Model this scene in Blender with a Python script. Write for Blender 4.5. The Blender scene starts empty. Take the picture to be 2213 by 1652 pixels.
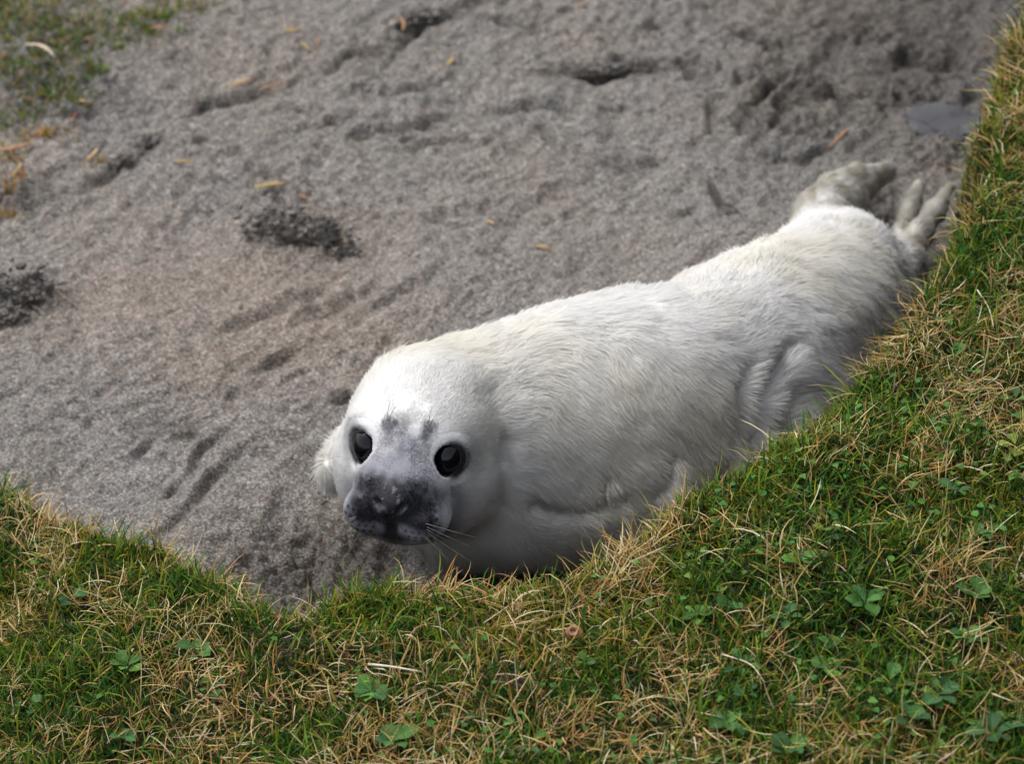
import bpy, math, random
import numpy as np
from mathutils import Vector

random.seed(7)
rng = np.random.default_rng(7)
SC = bpy.context.scene
COL = SC.collection

# ------------------------------------------------------------------ camera
PITCH = math.radians(33.0)
DIST = 4.2
LENS = 120.0
W0, H0 = 2213.0, 1652.0                      # pixel frame used for measuring the photograph
FPX = LENS / 36.0 * W0
CAM = np.array([0.0, -DIST * math.cos(PITCH), DIST * math.sin(PITCH)])
CFWD = np.array([0.0, math.cos(PITCH), -math.sin(PITCH)])
CUP = np.array([0.0, math.sin(PITCH), math.cos(PITCH)])
CX = np.array([1.0, 0.0, 0.0])
cd = bpy.data.cameras.new('camera')
cam = bpy.data.objects.new('camera', cd)
COL.objects.link(cam)
cam.location = CAM
cam.rotation_euler = (math.pi / 2 - PITCH, 0, 0)
cd.lens = LENS
cd.sensor_width = 36.0
cd.clip_start = 0.05
cd.clip_end = 500
cd.dof.use_dof = True
cd.dof.focus_distance = 3.52
cd.dof.aperture_fstop = 7.1
SC.camera = cam

# ------------------------------------------------------------------ sky, sun, exposure
SUNV = Vector((-0.42, 0.30, 1.0)).normalized()      # towards the sun: high, behind the seal, from the left
w = bpy.data.worlds.new('World')
SC.world = w
w.use_nodes = True
nt = w.node_tree
bg = nt.nodes['Background']
sky = nt.nodes.new('ShaderNodeTexSky')
sky.sky_type = 'NISHITA'
sky.sun_disc = False
sky.sun_elevation = math.asin(SUNV.z)
sky.sun_rotation = math.atan2(SUNV.x, SUNV.y)
sky.air_density = 1.0
sky.dust_density = 3.0
hs = nt.nodes.new('ShaderNodeHueSaturation')
hs.inputs['Saturation'].default_value = 0.30        # thin cloud cover: a nearly white sky
nt.links.new(sky.outputs[0], hs.inputs['Color'])
nt.links.new(hs.outputs[0], bg.inputs['Color'])
bg.inputs['Strength'].default_value = 0.145
sl = bpy.data.lights.new('sun', 'SUN')
sl.energy = 1.2
sl.angle = math.radians(26)
sl.color = (1.0, 0.98, 0.95)
sun = bpy.data.objects.new('sun', sl)
COL.objects.link(sun)
sun.location = (-2, 3, 6)
sun.rotation_euler = SUNV.to_track_quat('Z', 'Y').to_euler()
SC.view_settings.view_transform = 'Standard'
SC.view_settings.look = 'None'
SC.view_settings.gamma = 1.0
SC.view_settings.use_curve_mapping = False
SC.view_settings.exposure = 0.82
SC.cycles.use_denoising = True
SC.cycles.max_bounces = 8
SC.cycles.diffuse_bounces = 4

# ------------------------------------------------------------------ helpers
def unproj(px, py, z):
    d = CFWD + CX * ((px - W0 / 2) / FPX) + CUP * (-(py - H0 / 2) / FPX)
    t = (z - CAM[2]) / d[2]
    return CAM + d * t

def proj(P):
    P = np.asarray(P, float)
    q = P - CAM
    dz = q @ CFWD
    return W0 / 2 + FPX * (q @ CX) / dz, H0 / 2 - FPX * (q @ CUP) / dz

def _hash(ix, iy, iz, seed):
    h = (ix.astype(np.int64) * 374761393 + iy.astype(np.int64) * 668265263 + iz.astype(np.int64) * 2147483647 + seed * 974634777)
    h = (h ^ (h >> 13)) * 1274126177
    h = h & 0x7fffffff
    h = (h ^ (h >> 15)) * 2246822519
    h = h & 0x7fffffff
    return (h ^ (h >> 11)).astype(np.float64) % 65536 / 32768.0 - 1.0

def noise2(x, y, seed=0):
    ix = np.floor(x); iy = np.floor(y)
    fx = x - ix; fy = y - iy
    fx = fx * fx * fx * (fx * (fx * 6 - 15) + 10); fy = fy * fy * fy * (fy * (fy * 6 - 15) + 10)
    z = np.zeros_like(ix)
    a = _hash(ix, iy, z, seed); b = _hash(ix + 1, iy, z, seed)
    c = _hash(ix, iy + 1, z, seed); d = _hash(ix + 1, iy + 1, z, seed)
    return (a * (1 - fx) + b * fx) * (1 - fy) + (c * (1 - fx) + d * fx) * fy

def noise3(p, seed=0):
    x, y, z = p[:, 0], p[:, 1], p[:, 2]
    ix = np.floor(x); iy = np.floor(y); iz = np.floor(z)
    fx = x - ix; fy = y - iy; fz = z - iz
    fx = fx * fx * (3 - 2 * fx); fy = fy * fy * (3 - 2 * fy); fz = fz * fz * (3 - 2 * fz)
    r = 0
    for dx in (0, 1):
        for dy in (0, 1):
            for dz in (0, 1):
                wgt = (fx if dx else 1 - fx) * (fy if dy else 1 - fy) * (fz if dz else 1 - fz)
                r = r + wgt * _hash(ix + dx, iy + dy, iz + dz, seed)
    return r

def fbm2(x, y, f, oct=4, seed=0, gain=0.5):
    r = 0; a = 1.0
    for i in range(oct):
        r = r + a * noise2(x * f + 17.3 * i, y * f - 9.1 * i, seed + i)
        f *= 2.03; a *= gain
    return r

def sstep(a, b, x):
    t = np.clip((x - a) / (b - a), 0, 1)
    return t * t * (3 - 2 * t)

def mesh_np(name, verts, faces_list, cols=None, smooth=True):
    """faces_list: list of (n,k) index arrays"""
    me = bpy.data.meshes.new(name)
    verts = np.asarray(verts, np.float32)
    me.vertices.add(len(verts))
    me.vertices.foreach_set('co', verts.ravel())
    faces_list = [np.asarray(f, np.int32) for f in faces_list if len(f)]
    loops = np.concatenate([f.ravel() for f in faces_list])
    tot = np.concatenate([np.full(len(f), f.shape[1], np.int32) for f in faces_list])
    start = np.concatenate([[0], np.cumsum(tot)[:-1]]).astype(np.int32)
    me.loops.add(len(loops))
    me.loops.foreach_set('vertex_index', loops.astype(np.int32))
    me.polygons.add(len(tot))
    me.polygons.foreach_set('loop_start', start)
    me.polygons.foreach_set('loop_total', tot)
    if smooth:
        me.polygons.foreach_set('use_smooth', np.ones(len(tot), bool))
    me.update(calc_edges=True)
    if cols is not None:
        at = me.attributes.new('col', 'FLOAT_COLOR', 'POINT')
        c4 = np.ones((len(verts), 4), np.float32); c4[:, :3] = cols
        at.data.foreach_set('color', c4.ravel())
    me.validate()
    return me

def link(name, me, mat=None, parent=None, label=None, cat=None, group=None, kind=None):
    o = bpy.data.objects.new(name, me)
    COL.objects.link(o)
    if mat is not None and me is not None and len(me.materials) == 0:
        me.materials.append(mat)
    if parent is not None:
        o.parent = parent
    if label: o['label'] = label
    if cat: o['category'] = cat
    if group: o['group'] = group
    if kind: o['kind'] = kind
    return o

def grid_faces(nx, ny):
    i = np.arange(nx - 1)[:, None]; j = np.arange(ny - 1)[None, :]
    a = (i * ny + j).ravel()
    return np.stack([a, a + ny, a + ny + 1, a + 1], 1)

def spaced(a, b, step, far, g=1.35):
    mid = np.arange(a, b + step / 2, step)
    lo = []; s = step; v = a
    while v > -far:
        s *= g; v -= s; lo.append(v)
    hi = []; s = step; v = mid[-1]
    while v < far:
        s *= g; v += s; hi.append(v)
    return np.concatenate([lo[::-1], mid, hi])

def poly_param(x, y, P):
    """distance, side and how far along (0..1) the nearest point of the polyline lies"""
    best = np.full(x.shape, 1e9); sgn = np.ones(x.shape); par = np.zeros(x.shape)
    seg = np.hypot(np.diff(P[:, 0]), np.diff(P[:, 1])); cum = np.concatenate([[0], np.cumsum(seg)])
    for k in range(len(P) - 1):
        ax, ay = P[k]; dx, dy = P[k + 1] - P[k]
        t = np.clip(((x - ax) * dx + (y - ay) * dy) / (dx * dx + dy * dy + 1e-12), 0, 1)
        d = np.hypot(x - ax - t * dx, y - ay - t * dy)
        m = d < best
        best = np.where(m, d, best); par = np.where(m, (cum[k] + t * seg[k]) / cum[-1], par)
        sgn = np.where(m, np.sign(dx * (y - ay) - dy * (x - ax)), sgn)
    return best, sgn, par

def poly_dist(x, y, P):
    """distance from points to an open polyline, with the side sign"""
    best = np.full(x.shape, 1e9); sgn = np.ones(x.shape)
    for (ax, ay), (bx, by) in zip(P[:-1], P[1:]):
        dx, dy = bx - ax, by - ay
        L2 = dx * dx + dy * dy + 1e-12
        t = np.clip(((x - ax) * dx + (y - ay) * dy) / L2, 0, 1)
        d = np.hypot(x - ax - t * dx, y - ay - t * dy)
        m = d < best
        best = np.where(m, d, best)
        sgn = np.where(m, np.sign(dx * (y - ay) - dy * (x - ax)), sgn)
    return best, sgn

# ------------------------------------------------------------------ materials
def new_mat(name):
    m = bpy.data.materials.new(name)
    m.use_nodes = True
    nt = m.node_tree
    return m, nt, nt.nodes['Principled BSDF'], nt.nodes['Material Output']

def N(nt, t, **kw):
    n = nt.nodes.new(t)
    for k, v in kw.items():
        setattr(n, k, v)
    return n

def ramp(nt, stops, interp='LINEAR'):
    r = N(nt, 'ShaderNodeValToRGB')
    r.color_ramp.interpolation = interp
    e = r.color_ramp.elements
    while len(e) < len(stops):
        e.new(0.5)
    for el, (p, c) in zip(e, stops):
        el.position = p
        el.color = (*c, 1) if len(c) == 3 else c
    return r

def mixc(nt, a, b, fac, mode='MIX'):
    m = N(nt, 'ShaderNodeMix', data_type='RGBA', blend_type=mode)
    for sock, v in ((m.inputs[6], a), (m.inputs[7], b), (m.inputs[0], fac)):
        if hasattr(v, 'is_linked'):
            nt.links.new(v, sock)
        else:
            sock.default_value = v
    return m.outputs[2]

def sand_material(name, use_attr=True):
    m, nt, bs, out = new_mat(name)
    tc = N(nt, 'ShaderNodeTexCoord')
    vo = N(nt, 'ShaderNodeTexVoronoi'); vo.inputs['Scale'].default_value = 620
    vo.inputs['Randomness'].default_value = 1
    nt.links.new(tc.outputs['Object'], vo.inputs['Vector'])
    sep = N(nt, 'ShaderNodeSeparateColor'); nt.links.new(vo.outputs['Color'], sep.inputs[0])
    grain = ramp(nt, [(0.0, (.044, .042, .039)), (0.20, (.102, .097, .090)), (0.5, (.172, .163, .150)),
                      (0.80, (.258, .245, .225)), (0.95, (.41, .39, .36))])
    nt.links.new(sep.outputs[0], grain.inputs[0])
    ora = ramp(nt, [(0.93, (0, 0, 0)), (0.97, (.8, .8, .8))]); nt.links.new(sep.outputs[1], ora.inputs[0])
    c = mixc(nt, grain.outputs[0], (.28, .15, .090, 1), ora.outputs[0])
    # warm and cool drifts of colour in the sand
    n1 = N(nt, 'ShaderNodeTexNoise'); n1.inputs['Scale'].default_value = 3.1; n1.inputs['Detail'].default_value = 5
    nt.links.new(tc.outputs['Object'], n1.inputs['Vector'])
    r1 = ramp(nt, [(0.36, (.96, .98, 1.0)), (0.66, (1.07, 1.01, .95))]); nt.links.new(n1.outputs[0], r1.inputs[0])
    c = mixc(nt, c, r1.outputs[0], 1.0, 'MULTIPLY')
    n2 = N(nt, 'ShaderNodeTexNoise'); n2.inputs['Scale'].default_value = 60; n2.inputs['Detail'].default_value = 6
    n2.inputs['Roughness'].default_value = .68
    nt.links.new(tc.outputs['Object'], n2.inputs['Vector'])
    r2 = ramp(nt, [(0.30, (.50, .50, .51)), (0.62, (1.18, 1.17, 1.16))]); nt.links.new(n2.outputs[0], r2.inputs[0])
    c = mixc(nt, c, r2.outputs[0], 0.8, 'MULTIPLY')
    if use_attr:
        at = N(nt, 'ShaderNodeAttribute', attribute_name='col')
        c = mixc(nt, c, at.outputs['Color'], 1.0, 'MULTIPLY')
    nt.links.new(c, bs.inputs['Base Color'])
    bs.inputs['Roughness'].default_value = .85
    bs.inputs['Specular IOR Level'].default_value = .25
    b = N(nt, 'ShaderNodeBump'); b.inputs['Strength'].default_value = .9; b.inputs['Distance'].default_value = .006
    n3 = N(nt, 'ShaderNodeTexNoise'); n3.inputs['Scale'].default_value = 210; n3.inputs['Detail'].default_value = 4
    n3.inputs['Roughness'].default_value = .7
    nt.links.new(tc.outputs['Object'], n3.inputs['Vector'])
    nt.links.new(n3.outputs[0], b.inputs['Height'])
    nt.links.new(b.outputs[0], bs.inputs['Normal'])
    return m

def attr_leafy(name, transl=.35, rough=.55, spec=.3, jitter=0.0):
    """blade material: colour from the mesh, some light passing through"""
    m, nt, bs, out = new_mat(name)
    at = N(nt, 'ShaderNodeAttribute', attribute_name='col')
    nt.links.new(at.outputs['Color'], bs.inputs['Base Color'])
    bs.inputs['Roughness'].default_value = rough
    bs.inputs['Specular IOR Level'].default_value = spec
    tr = N(nt, 'ShaderNodeBsdfTranslucent'); nt.links.new(at.outputs['Color'], tr.inputs['Color'])
    mx = N(nt, 'ShaderNodeMixShader'); mx.inputs[0].default_value = transl
    nt.links.new(bs.outputs[0], mx.inputs[1]); nt.links.new(tr.outputs[0], mx.inputs[2])
    nt.links.new(mx.outputs[0], out.inputs['Surface'])
    return m

def plain(name, c1, c2, scale=80, rough=.7, spec=.3, bump=.3, dist=.002):
    m, nt, bs, out = new_mat(name)
    tc = N(nt, 'ShaderNodeTexCoord')
    n = N(nt, 'ShaderNodeTexNoise'); n.inputs['Scale'].default_value = scale; n.inputs['Detail'].default_value = 5
    nt.links.new(tc.outputs['Object'], n.inputs['Vector'])
    r = ramp(nt, [(0.35, c1), (0.65, c2)]); nt.links.new(n.outputs[0], r.inputs[0])
    nt.links.new(r.outputs[0], bs.inputs['Base Color'])
    bs.inputs['Roughness'].default_value = rough
    bs.inputs['Specular IOR Level'].default_value = spec
    if bump:
        b = N(nt, 'ShaderNodeBump'); b.inputs['Strength'].default_value = bump; b.inputs['Distance'].default_value = dist
        nt.links.new(n.outputs[0], b.inputs['Height']); nt.links.new(b.outputs[0], bs.inputs['Normal'])
    return m

M_SAND = sand_material('sand')
M_CLUMP = sand_material('sand_clump', use_attr=False)
M_SOIL = plain('soil', (.010, .008, .006), (.032, .025, .017), 90, .9, .15, .8, .006)
M_BLADE = attr_leafy('grass_blade', .30, .6, .14)
M_STRAW = plain('straw', (.34, .20, .085), (.52, .37, .19), 120, .6, .3, .2)
M_ORANGE = plain('orange_straw', (.20, .095, .045), (.33, .19, .105), 120, .6, .3, .2)
M_YELLOW = plain('yellow_leaf', (.25, .165, .05), (.36, .26, .10), 120, .6, .3, .2)
M_PALE = plain('pale_stalk', (.46, .36, .25), (.66, .56, .43), 90, .55, .35, .2)
M_STONE = plain('stone', (.050, .051, .056), (.080, .081, .086), 18, .85, .2, .3, .003)
M_POD = plain('seed_pod', (.10, .035, .012), (.30, .13, .045), 160, .5, .4, .4)
M_DEBRIS = plain('dark_debris', (.030, .024, .020), (.09, .065, .045), 120, .8, .2, .4)

# ------------------------------------------------------------------ where the seal lies (measured, then given heights)
SPINE = [(1012, 922, .134, .096), (1100, 930, .130, .110), (1200, 915, .132, .124), (1360, 888, .134, .131),
         (1507, 848, .126, .122), (1640, 760, .114, .114), (1745, 692, .098, .101), (1812, 614, .090, .089)]
SP = np.array([unproj(a, b, c) for a, b, c, r in SPINE])
SR = np.array([r for a, b, c, r in SPINE])

# ------------------------------------------------------------------ sand
def groundxy(pts):
    return [tuple(unproj(px, py, 0.0)[:2]) for px, py in pts]

xs = spaced(-.86, .86, .003, 45)
ys = spaced(-.80, 1.22, .003, 45)
GX, GY = np.meshgrid(xs, ys, indexing='ij')
NXg, NYg = GX.shape
gx = GX.ravel(); gy = GY.ravel()
near = (np.abs(gx) < 1.1) & (gy > -1.0) & (gy < 1.5)
fx, fy = gx[near], gy[near]
# direction of the drag marks
a0 = np.array(unproj(369, 1124, 0)[:2]); a1 = np.array(unproj(560, 942, 0)[:2])
du = (a1 - a0) / np.linalg.norm(a1 - a0)
u_ = fx * du[0] + fy * du[1]; v_ = -fx * du[1] + fy * du[0]
warp = fbm2(fx, fy, 5, 3, 40) * .03
h = fbm2(fx, fy, 2.2, 3, 1) * .012
h += fbm2((u_ + warp) / 2.6, v_ + warp, 13, 3, 5) * .0042
h += fbm2((u_ + warp) / 4.0, v_ + warp, 42, 3, 7, .6) * .0032
rough = sstep(-.25, .55, fbm2(fx, fy, 4.0, 3, 9))
PX, PY = proj(np.stack([fx, fy, np.zeros_like(fx)], 1))
far_rough = sstep(520, 250, PY) * .8 + sstep(1350, 1700, PX) * sstep(600, 300, PY) * .6
rough = np.clip(rough * .55 + far_rough * .75, .12, .95)
h += (1 - np.abs(fbm2(fx + warp, fy, 24, 4, 15))) * (.0060) * rough
h += fbm2(fx, fy, 70, 3, 21) * .0026 * (.35 + rough)
h += noise2(fx * 190, fy * 190, 33) * .0009
dark = np.ones_like(fx)

def stroke(pts, wid, depth, ridge=0.5, side=1, darken=.12, rag=.5):
    """a furrow dragged through the sand, with a lip thrown up on one side"""
    global h, dark
    P = groundxy(pts)
    P = np.array(P)
    bb = (fx > P[:, 0].min() - .12) & (fx < P[:, 0].max() + .12) & (fy > P[:, 1].min() - .12) & (fy < P[:, 1].max() + .12)
    i = np.where(bb)[0]
    x = fx[i] + fbm2(fx[i], fy[i], 28, 2, 61) * wid * .7
    y = fy[i] + fbm2(fx[i], fy[i], 28, 2, 71) * wid * .7
    d, s, par = poly_param(x, y, P)
    depth *= 1.15; darken *= 1.6; wid *= .82
    amp = np.clip(1 + rag * .5 * fbm2(fx[i], fy[i], 34, 3, 81), .05, 2.2)
    amp *= np.clip(np.sin(np.pi * np.clip(par, .015, .985)), 0, 1) ** .6
    g = np.exp(-(d / wid) ** 1.5)
    h[i] -= depth * g * amp
    sd = d * s * side
    h[i] += depth * ridge * np.exp(-((sd - wid * 1.9) / (wid * 1.1)) ** 2) * amp
    dark[i] *= 1 - darken * g  # furrow bottom darker in colour

def patch(px, py, rad, amp, lift=0.0, darken=0.0):
    """trampled, crumbly spot"""
    global h, dark
    cx, cy = groundxy([(px, py)])[0]
    i = np.where((np.abs(fx - cx) < rad * 2.5) & (np.abs(fy - cy) < rad * 2.5))[0]
    g = np.exp(-(((fx[i] - cx) ** 2 + (fy[i] - cy) ** 2) / rad ** 2) ** 1.5)
    h[i] += g * (lift + amp * fbm2(fx[i], fy[i], 62, 4, 91, .65))
    dark[i] *= 1 - darken * g  # colour darker towards the middle of the spot

S = stroke
S([(340, 1150), (369, 1124), (427, 1080), (458, 1035), (494, 995), (529, 960), (560, 942)], .007, .009, .6, 1, .12)
S([(400, 1018), (414, 995), (445, 960), (476, 938), (520, 911)], .007, .008, .6, 1)
S([(275, 990), (311, 955), (345, 925)], .006, .006, .6, 1)
S([(356, 1067), (387, 1044)], .006, .008, .5, 1)
S([(520, 808), (578, 782), (660, 730)], .008, .006, .7, 1)
S([(575, 835), (660, 790)], .006, .005, .7, 1)
S([(445, 720), (511, 702), (578, 666), (700, 610)], .013, .009, .6, 1, .05)
S([(600, 705), (720, 660), (820, 600)], .012, .008, .6, 1, .05)
S([(203, 858), (275, 820)], .006, .004, .7, 1)
S([(720, 862), (783, 849)], .009, .015, .3, 1, .3)
S([(548, 370), (606, 378)], .008, .012, .5, 1)
S([(790, 140), (850, 105), (905, 72), (980, 40), (1060, 5)], .017, .014, .8, 1, .22)
S([(700, 170), (745, 135), (800, 128)], .010, .010, .6, 1)
S([(1040, 50), (1110, 55), (1200, 78)], .010, .010, .6, 1)
S([(1180, 170), (1211, 160), (1285, 163), (1377, 145), (1469, 129)], .018, .015, .8, 1, .22)
S([(1060, 235), (1150, 230), (1240, 240)], .012, .011, .7, 1)
S([(1160, 265), (1190, 290), (1230, 330)], .009, .011, .6, 1)
S([(800, 210), (880, 205), (950, 190)], .010, .010, .6, 1)
S([(1580, 51), (1654, 83), (1714, 88)], .014, .018, .6, 1, .2)
S([(1621, 290), (1621, 267), (1649, 212), (1677, 161), (1746, 164), (1806, 173), (1833, 249)], .012, .016, .6, -1, .18)
S([(1631, 341), (1723, 350), (1800, 330)], .010, .012, .6, 1, .15)
S([(1760, 143), (1792, 92), (1861, 37), (1930, 37), (1986, 60)], .018, .015, .7, -1, .2)
S([(1290, 335), (1360, 352), (1440, 345)], .010, .010, .6, 1, .1)
S([(1900, 150), (1960, 120), (2040, 130), (2090, 90)], .018, .013, .7, 1, .2)
S([(1650, 290), (1690, 240), (1730, 215)], .012, .012, .6, 1, .1)
S([(1535, 395), (1560, 440), (1600, 465)], .007, .011, .4, 1, .25)
S([(440, 235), (520, 222), (600, 215)], .010, .010, .6, 1, .15)
S([(620, 290), (720, 270), (800, 240)], .009, .009, .6, 1, .1)
S([(760, 300), (880, 275), (1000, 262)], .010, .008, .6, 1, .08)
S([(820, 330), (960, 310), (1090, 300)], .010, .007, .6, 1, .05)
S([(150, 420), (230, 390), (300, 330)], .012, .012, .6, 1, .15)
S([(900, 480), (1010, 450), (1100, 440)], .012, .007, .6, 1, .04)
S([(760, 690), (880, 620), (1000, 560)], .016, .007, .6, 1, .04)
for k in range(22):                                   # swirls where the pup has turned round by the bank
    cx_, cy_ = random.choice(((1725, 260), (1930, 190), (1560, 150))); rr_ = random.uniform(40, 190); a_ = random.uniform(2.4, 6.6); sp_ = random.uniform(.5, 1.3)
    S([(cx_ + rr_ * math.cos(a_ + sp_ * q / 5), cy_ + .62 * rr_ * math.sin(a_ + sp_ * q / 5)) for q in range(6)],
      random.uniform(.007, .014), random.uniform(.007, .015), .7, random.choice((1, -1)), .12)
for k in range(64):                                   # smaller scuffs
    px0 = random.uniform(-20, 1750); py0 = random.uniform(-20, 1000)
    if py0 > 480 and random.random() < .55:
        continue
    an = random.gauss(-.35, .35); L = random.uniform(30, 110)
    S([(px0, py0), (px0 + L * .5 * math.cos(an), py0 + L * .5 * math.sin(an) + random.uniform(-8, 8)),
       (px0 + L * math.cos(an), py0 + L * math.sin(an))], random.uniform(.004, .009), random.uniform(.003, .006), .8,
      random.choice((1, 1, -1)), .10)
for (px, py, r, am, li, da) in [(387, 920, .03, .007, 0, .25), (494, 840, .022, .007, 0, .2), (323, 311, .02, .010, 0, .35),
                                (261, 358, .022, .010, 0, .35), (440, 315, .014, .009, 0, .3), (447, 226, .028, .009, 0, .25),
                                (385, 140, .02, .010, 0, .25), (576, 124, .012, .008, 0, .25), (416, 393, .009, .008, 0, .3),
                                (610, 420, .045, .007, .006, .0), (640, 500, .07, .008, .010, .0), (60, 650, .06, .008, .010, .0),
                                (1950, 210, .05, .012, 0, .1), (1750, 280, .05, .008, 0, .05), (2050, 350, .06, .010, 0, .05),
                                (1900, 420, .045, .006, 0, .2), (560, 1220, .08, .006, 0, .15), (700, 1150, .06, .006, 0, .2),  # shade under hind flipper; shade and wet sand by chin, darkened in colour
                                (120, 200, .12, .008, 0, .15), (40, 420, .06, .010, 0, .15), (1890, 445, .04, .006, -.022, .25), (700, 1190, .11, .004, -.045, .0),  # hollows by the hind flippers, their shade also painted into the colour
                                (1940, 480, .04, .006, -.018, .2)]:
    patch(px, py, r, am, li, da)
# the body has pressed a shallow bed into the sand
bd = np.full(fx.shape, 1e9)
dd, _ = poly_dist(fx, fy, SP[:, :2])
h += .010 * np.exp(-((dd - .15) / .035) ** 2) - .012 * sstep(.16, .10, dd)
# level out the sand under the bank's line and towards the camera
hz = np.zeros_like(gx); hz[near] = h
edge = sstep(1.45, 1.1, np.abs(gx - 0)) * sstep(1.5, 1.2, gy) * sstep(-1.0, -.8, gy)
hz = hz * edge
dk = np.ones_like(gx); dk[near] = dark
hz[~near] += .02 * fbm2(gx[~near], gy[~near], .8, 3, 3)
# bank shade painted darker into the trampled corner of the sand; drier and paler on the open side
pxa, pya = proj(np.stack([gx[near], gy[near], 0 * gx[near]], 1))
darken = sstep(1250, 2050, pxa) * sstep(620, 100, pya)
dk[near] *= 1 - .50 * darken
dk[near] *= 1 - .30 * sstep(1090, 1290, pya + 60 * fbm2(gx[near], gy[near], 9, 3, 55)) * sstep(250, 520, pxa)  # shade and wet sand by chin and notch, both put into the colour
warmth = sstep(420, 120, np.hypot((pxa - 560) * .6, pya - 640))
tint = np.ones((len(gx), 3))
tint[near] = tint[near] + warmth[:, None] * np.array([.09, .04, .01])
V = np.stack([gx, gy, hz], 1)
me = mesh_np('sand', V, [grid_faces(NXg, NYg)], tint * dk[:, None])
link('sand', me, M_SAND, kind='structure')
ZG = hz.reshape(NXg, NYg)

def sand_z(x, y):
    x = np.atleast_1d(x); y = np.atleast_1d(y)
    i = np.clip(np.searchsorted(xs, x) - 1, 0, NXg - 2); j = np.clip(np.searchsorted(ys, y) - 1, 0, NYg - 2)
    tx = np.clip((x - xs[i]) / (xs[i + 1] - xs[i]), 0, 1); ty = np.clip((y - ys[j]) / (ys[j + 1] - ys[j]), 0, 1)
    return (ZG[i, j] * (1 - tx) + ZG[i + 1, j] * tx) * (1 - ty) + (ZG[i, j + 1] * (1 - tx) + ZG[i + 1, j + 1] * tx) * ty

# ------------------------------------------------------------------ turf bank
def bank_hb(x):
    return np.interp(x, [-1.2, -.75, -.35, -.2, .0, .4, .6, .9, 1.5, 4], [.06, .09, .14, .20, .26, .30, .31, .46, 1.1, 1.6])  # unseen rise at the right end added to block skylight

EDGE_PX = [(-400, 900), (-150, 1010), (0, 1082), (100, 1112), (200, 1175), (330, 1212), (430, 1255), (520, 1288), (600, 1345), (640, 1350),
           (720, 1300), (850, 1258), (1000, 1250), (1120, 1256), (1250, 1218), (1350, 1156), (1460, 1106), (1600, 1030),
           (1700, 968), (1790, 888), (1885, 775), (1955, 700), (2015, 612), (2066, 522), (2106, 410), (2136, 280),
           (2158, 160), (2192, 75), (2235, -20), (2320, -200)]
EDGE = []
for px, py in EDGE_PX:
    z = .15
    for _ in range(8):
        p = unproj(px, py, z); z = float(bank_hb(p[0]))
    EDGE.append((p[0], p[1]))
EDGE = [(-4.0, EDGE[0][1] + .4)] + EDGE + [(EDGE[-1][0] + 1.2, 4.0), (8, 9)]
EDGE = np.array(EDGE)

def bank_d(x, y):
    """signed distance to the turf edge, positive on the turf"""
    d, s = poly_dist(x, y, EDGE)
    return -d * s            # turf lies to the right of the edge's direction (towards the camera)

def bank_z(x, y):
    d = bank_d(x, y) - .008
    d = d + fbm2(x, y, 16, 3, 200) * .012
    top = bank_hb(x) + fbm2(x, y, 3.0, 3, 210) * .018 + fbm2(x, y, 13, 3, 220) * .007
    top += .10 * sstep(0, 1.6, -y - .2) * 0
    prof = 1 - (1 - np.clip((d + .050) / .060, 0, 1)) ** 2.6
    return -.05 + (top + .05) * prof, d

bx = spaced(-1.0, 1.05, .008, 9, 1.4)
by = spaced(-1.3, 1.35, .008, 9, 1.4)
BX, BY = np.meshgrid(bx, by, indexing='ij')
bz, bdist = bank_z(BX.ravel(), BY.ravel())
bf = grid_faces(*BX.shape)
keep = (bdist[bf] > -.065).any(1)
bf = bf[keep]
used = np.unique(bf); remap = np.full(BX.size, -1); remap[used] = np.arange(len(used))
me = mesh_np('bank', np.stack([BX.ravel(), BY.ravel(), bz], 1)[used], [remap[bf]])
link('bank', me, M_SOIL, kind='structure')

def bank_point(px, py):
    """where a pixel's ray meets the turf"""
    z = .15
    for _ in range(14):
        p = unproj(px, py, z)
        z = .5 * z + .5 * float(bank_z(np.array([p[0]]), np.array([p[1]]))[0][0])
    return np.array([p[0], p[1], z])

# ------------------------------------------------------------------ seal pup: signed distance field -> one continuous mesh
E0 = unproj(880, 977, .205)                             # midpoint between the eyes
Fv = -.20 * CX - .30 * CUP - .93 * CFWD; Fv /= np.linalg.norm(Fv)
Rv = math.cos(math.radians(5)) * CX - math.sin(math.radians(5)) * CUP
Rv = Rv - Fv * (Rv @ Fv); Rv /= np.linalg.norm(Rv)
Uv = np.cross(Fv, Rv); Uv /= np.linalg.norm(Uv)
if Uv[2] < 0: Uv = -Uv
HB = np.stack([Rv, Uv, Fv], 1).astype(np.float32)       # columns: right, up, forward

def hw(r, u, f):
    return E0 + Rv * r + Uv * u + Fv * f

def smin(a, b, k):
    hh = np.maximum(k - np.abs(a - b), 0) / k
    return np.minimum(a, b) - hh * hh * k * .25

def cone(p, a, b, ra, rb):
    a = np.asarray(a, np.float32); b = np.asarray(b, np.float32)
    ab = b - a
    t = np.clip(((p - a) @ ab) / (ab @ ab + 1e-9), 0, 1)
    d = p - a - t[:, None] * ab
    return np.sqrt((d * d).sum(1)) - (ra + t * (rb - ra))

def ell(q, c, r):
    q = q - np.asarray(c, np.float32); r = np.asarray(r, np.float32)
    k0 = np.sqrt(((q / r) ** 2).sum(1)); k1 = np.sqrt(((q / (r * r)) ** 2).sum(1)) + 1e-9
    return k0 * (k0 - 1) / k1

def catmull(P, n):
    P = np.asarray(P, float)
    P = np.vstack([2 * P[0] - P[1], P, 2 * P[-1] - P[-2]])
    o = []
    for i in range(1, len(P) - 2):
        for t in np.linspace(0, 1, n, endpoint=False):
            p0, p1, p2, p3 = P[i - 1:i + 3]
            o.append(.5 * ((2 * p1) + (-p0 + p2) * t + (2 * p0 - 5 * p1 + 4 * p2 - p3) * t * t + (-p0 + 3 * p1 - 3 * p2 + p3) * t ** 3))
    o.append(P[-2])
    return np.array(o)

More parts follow.
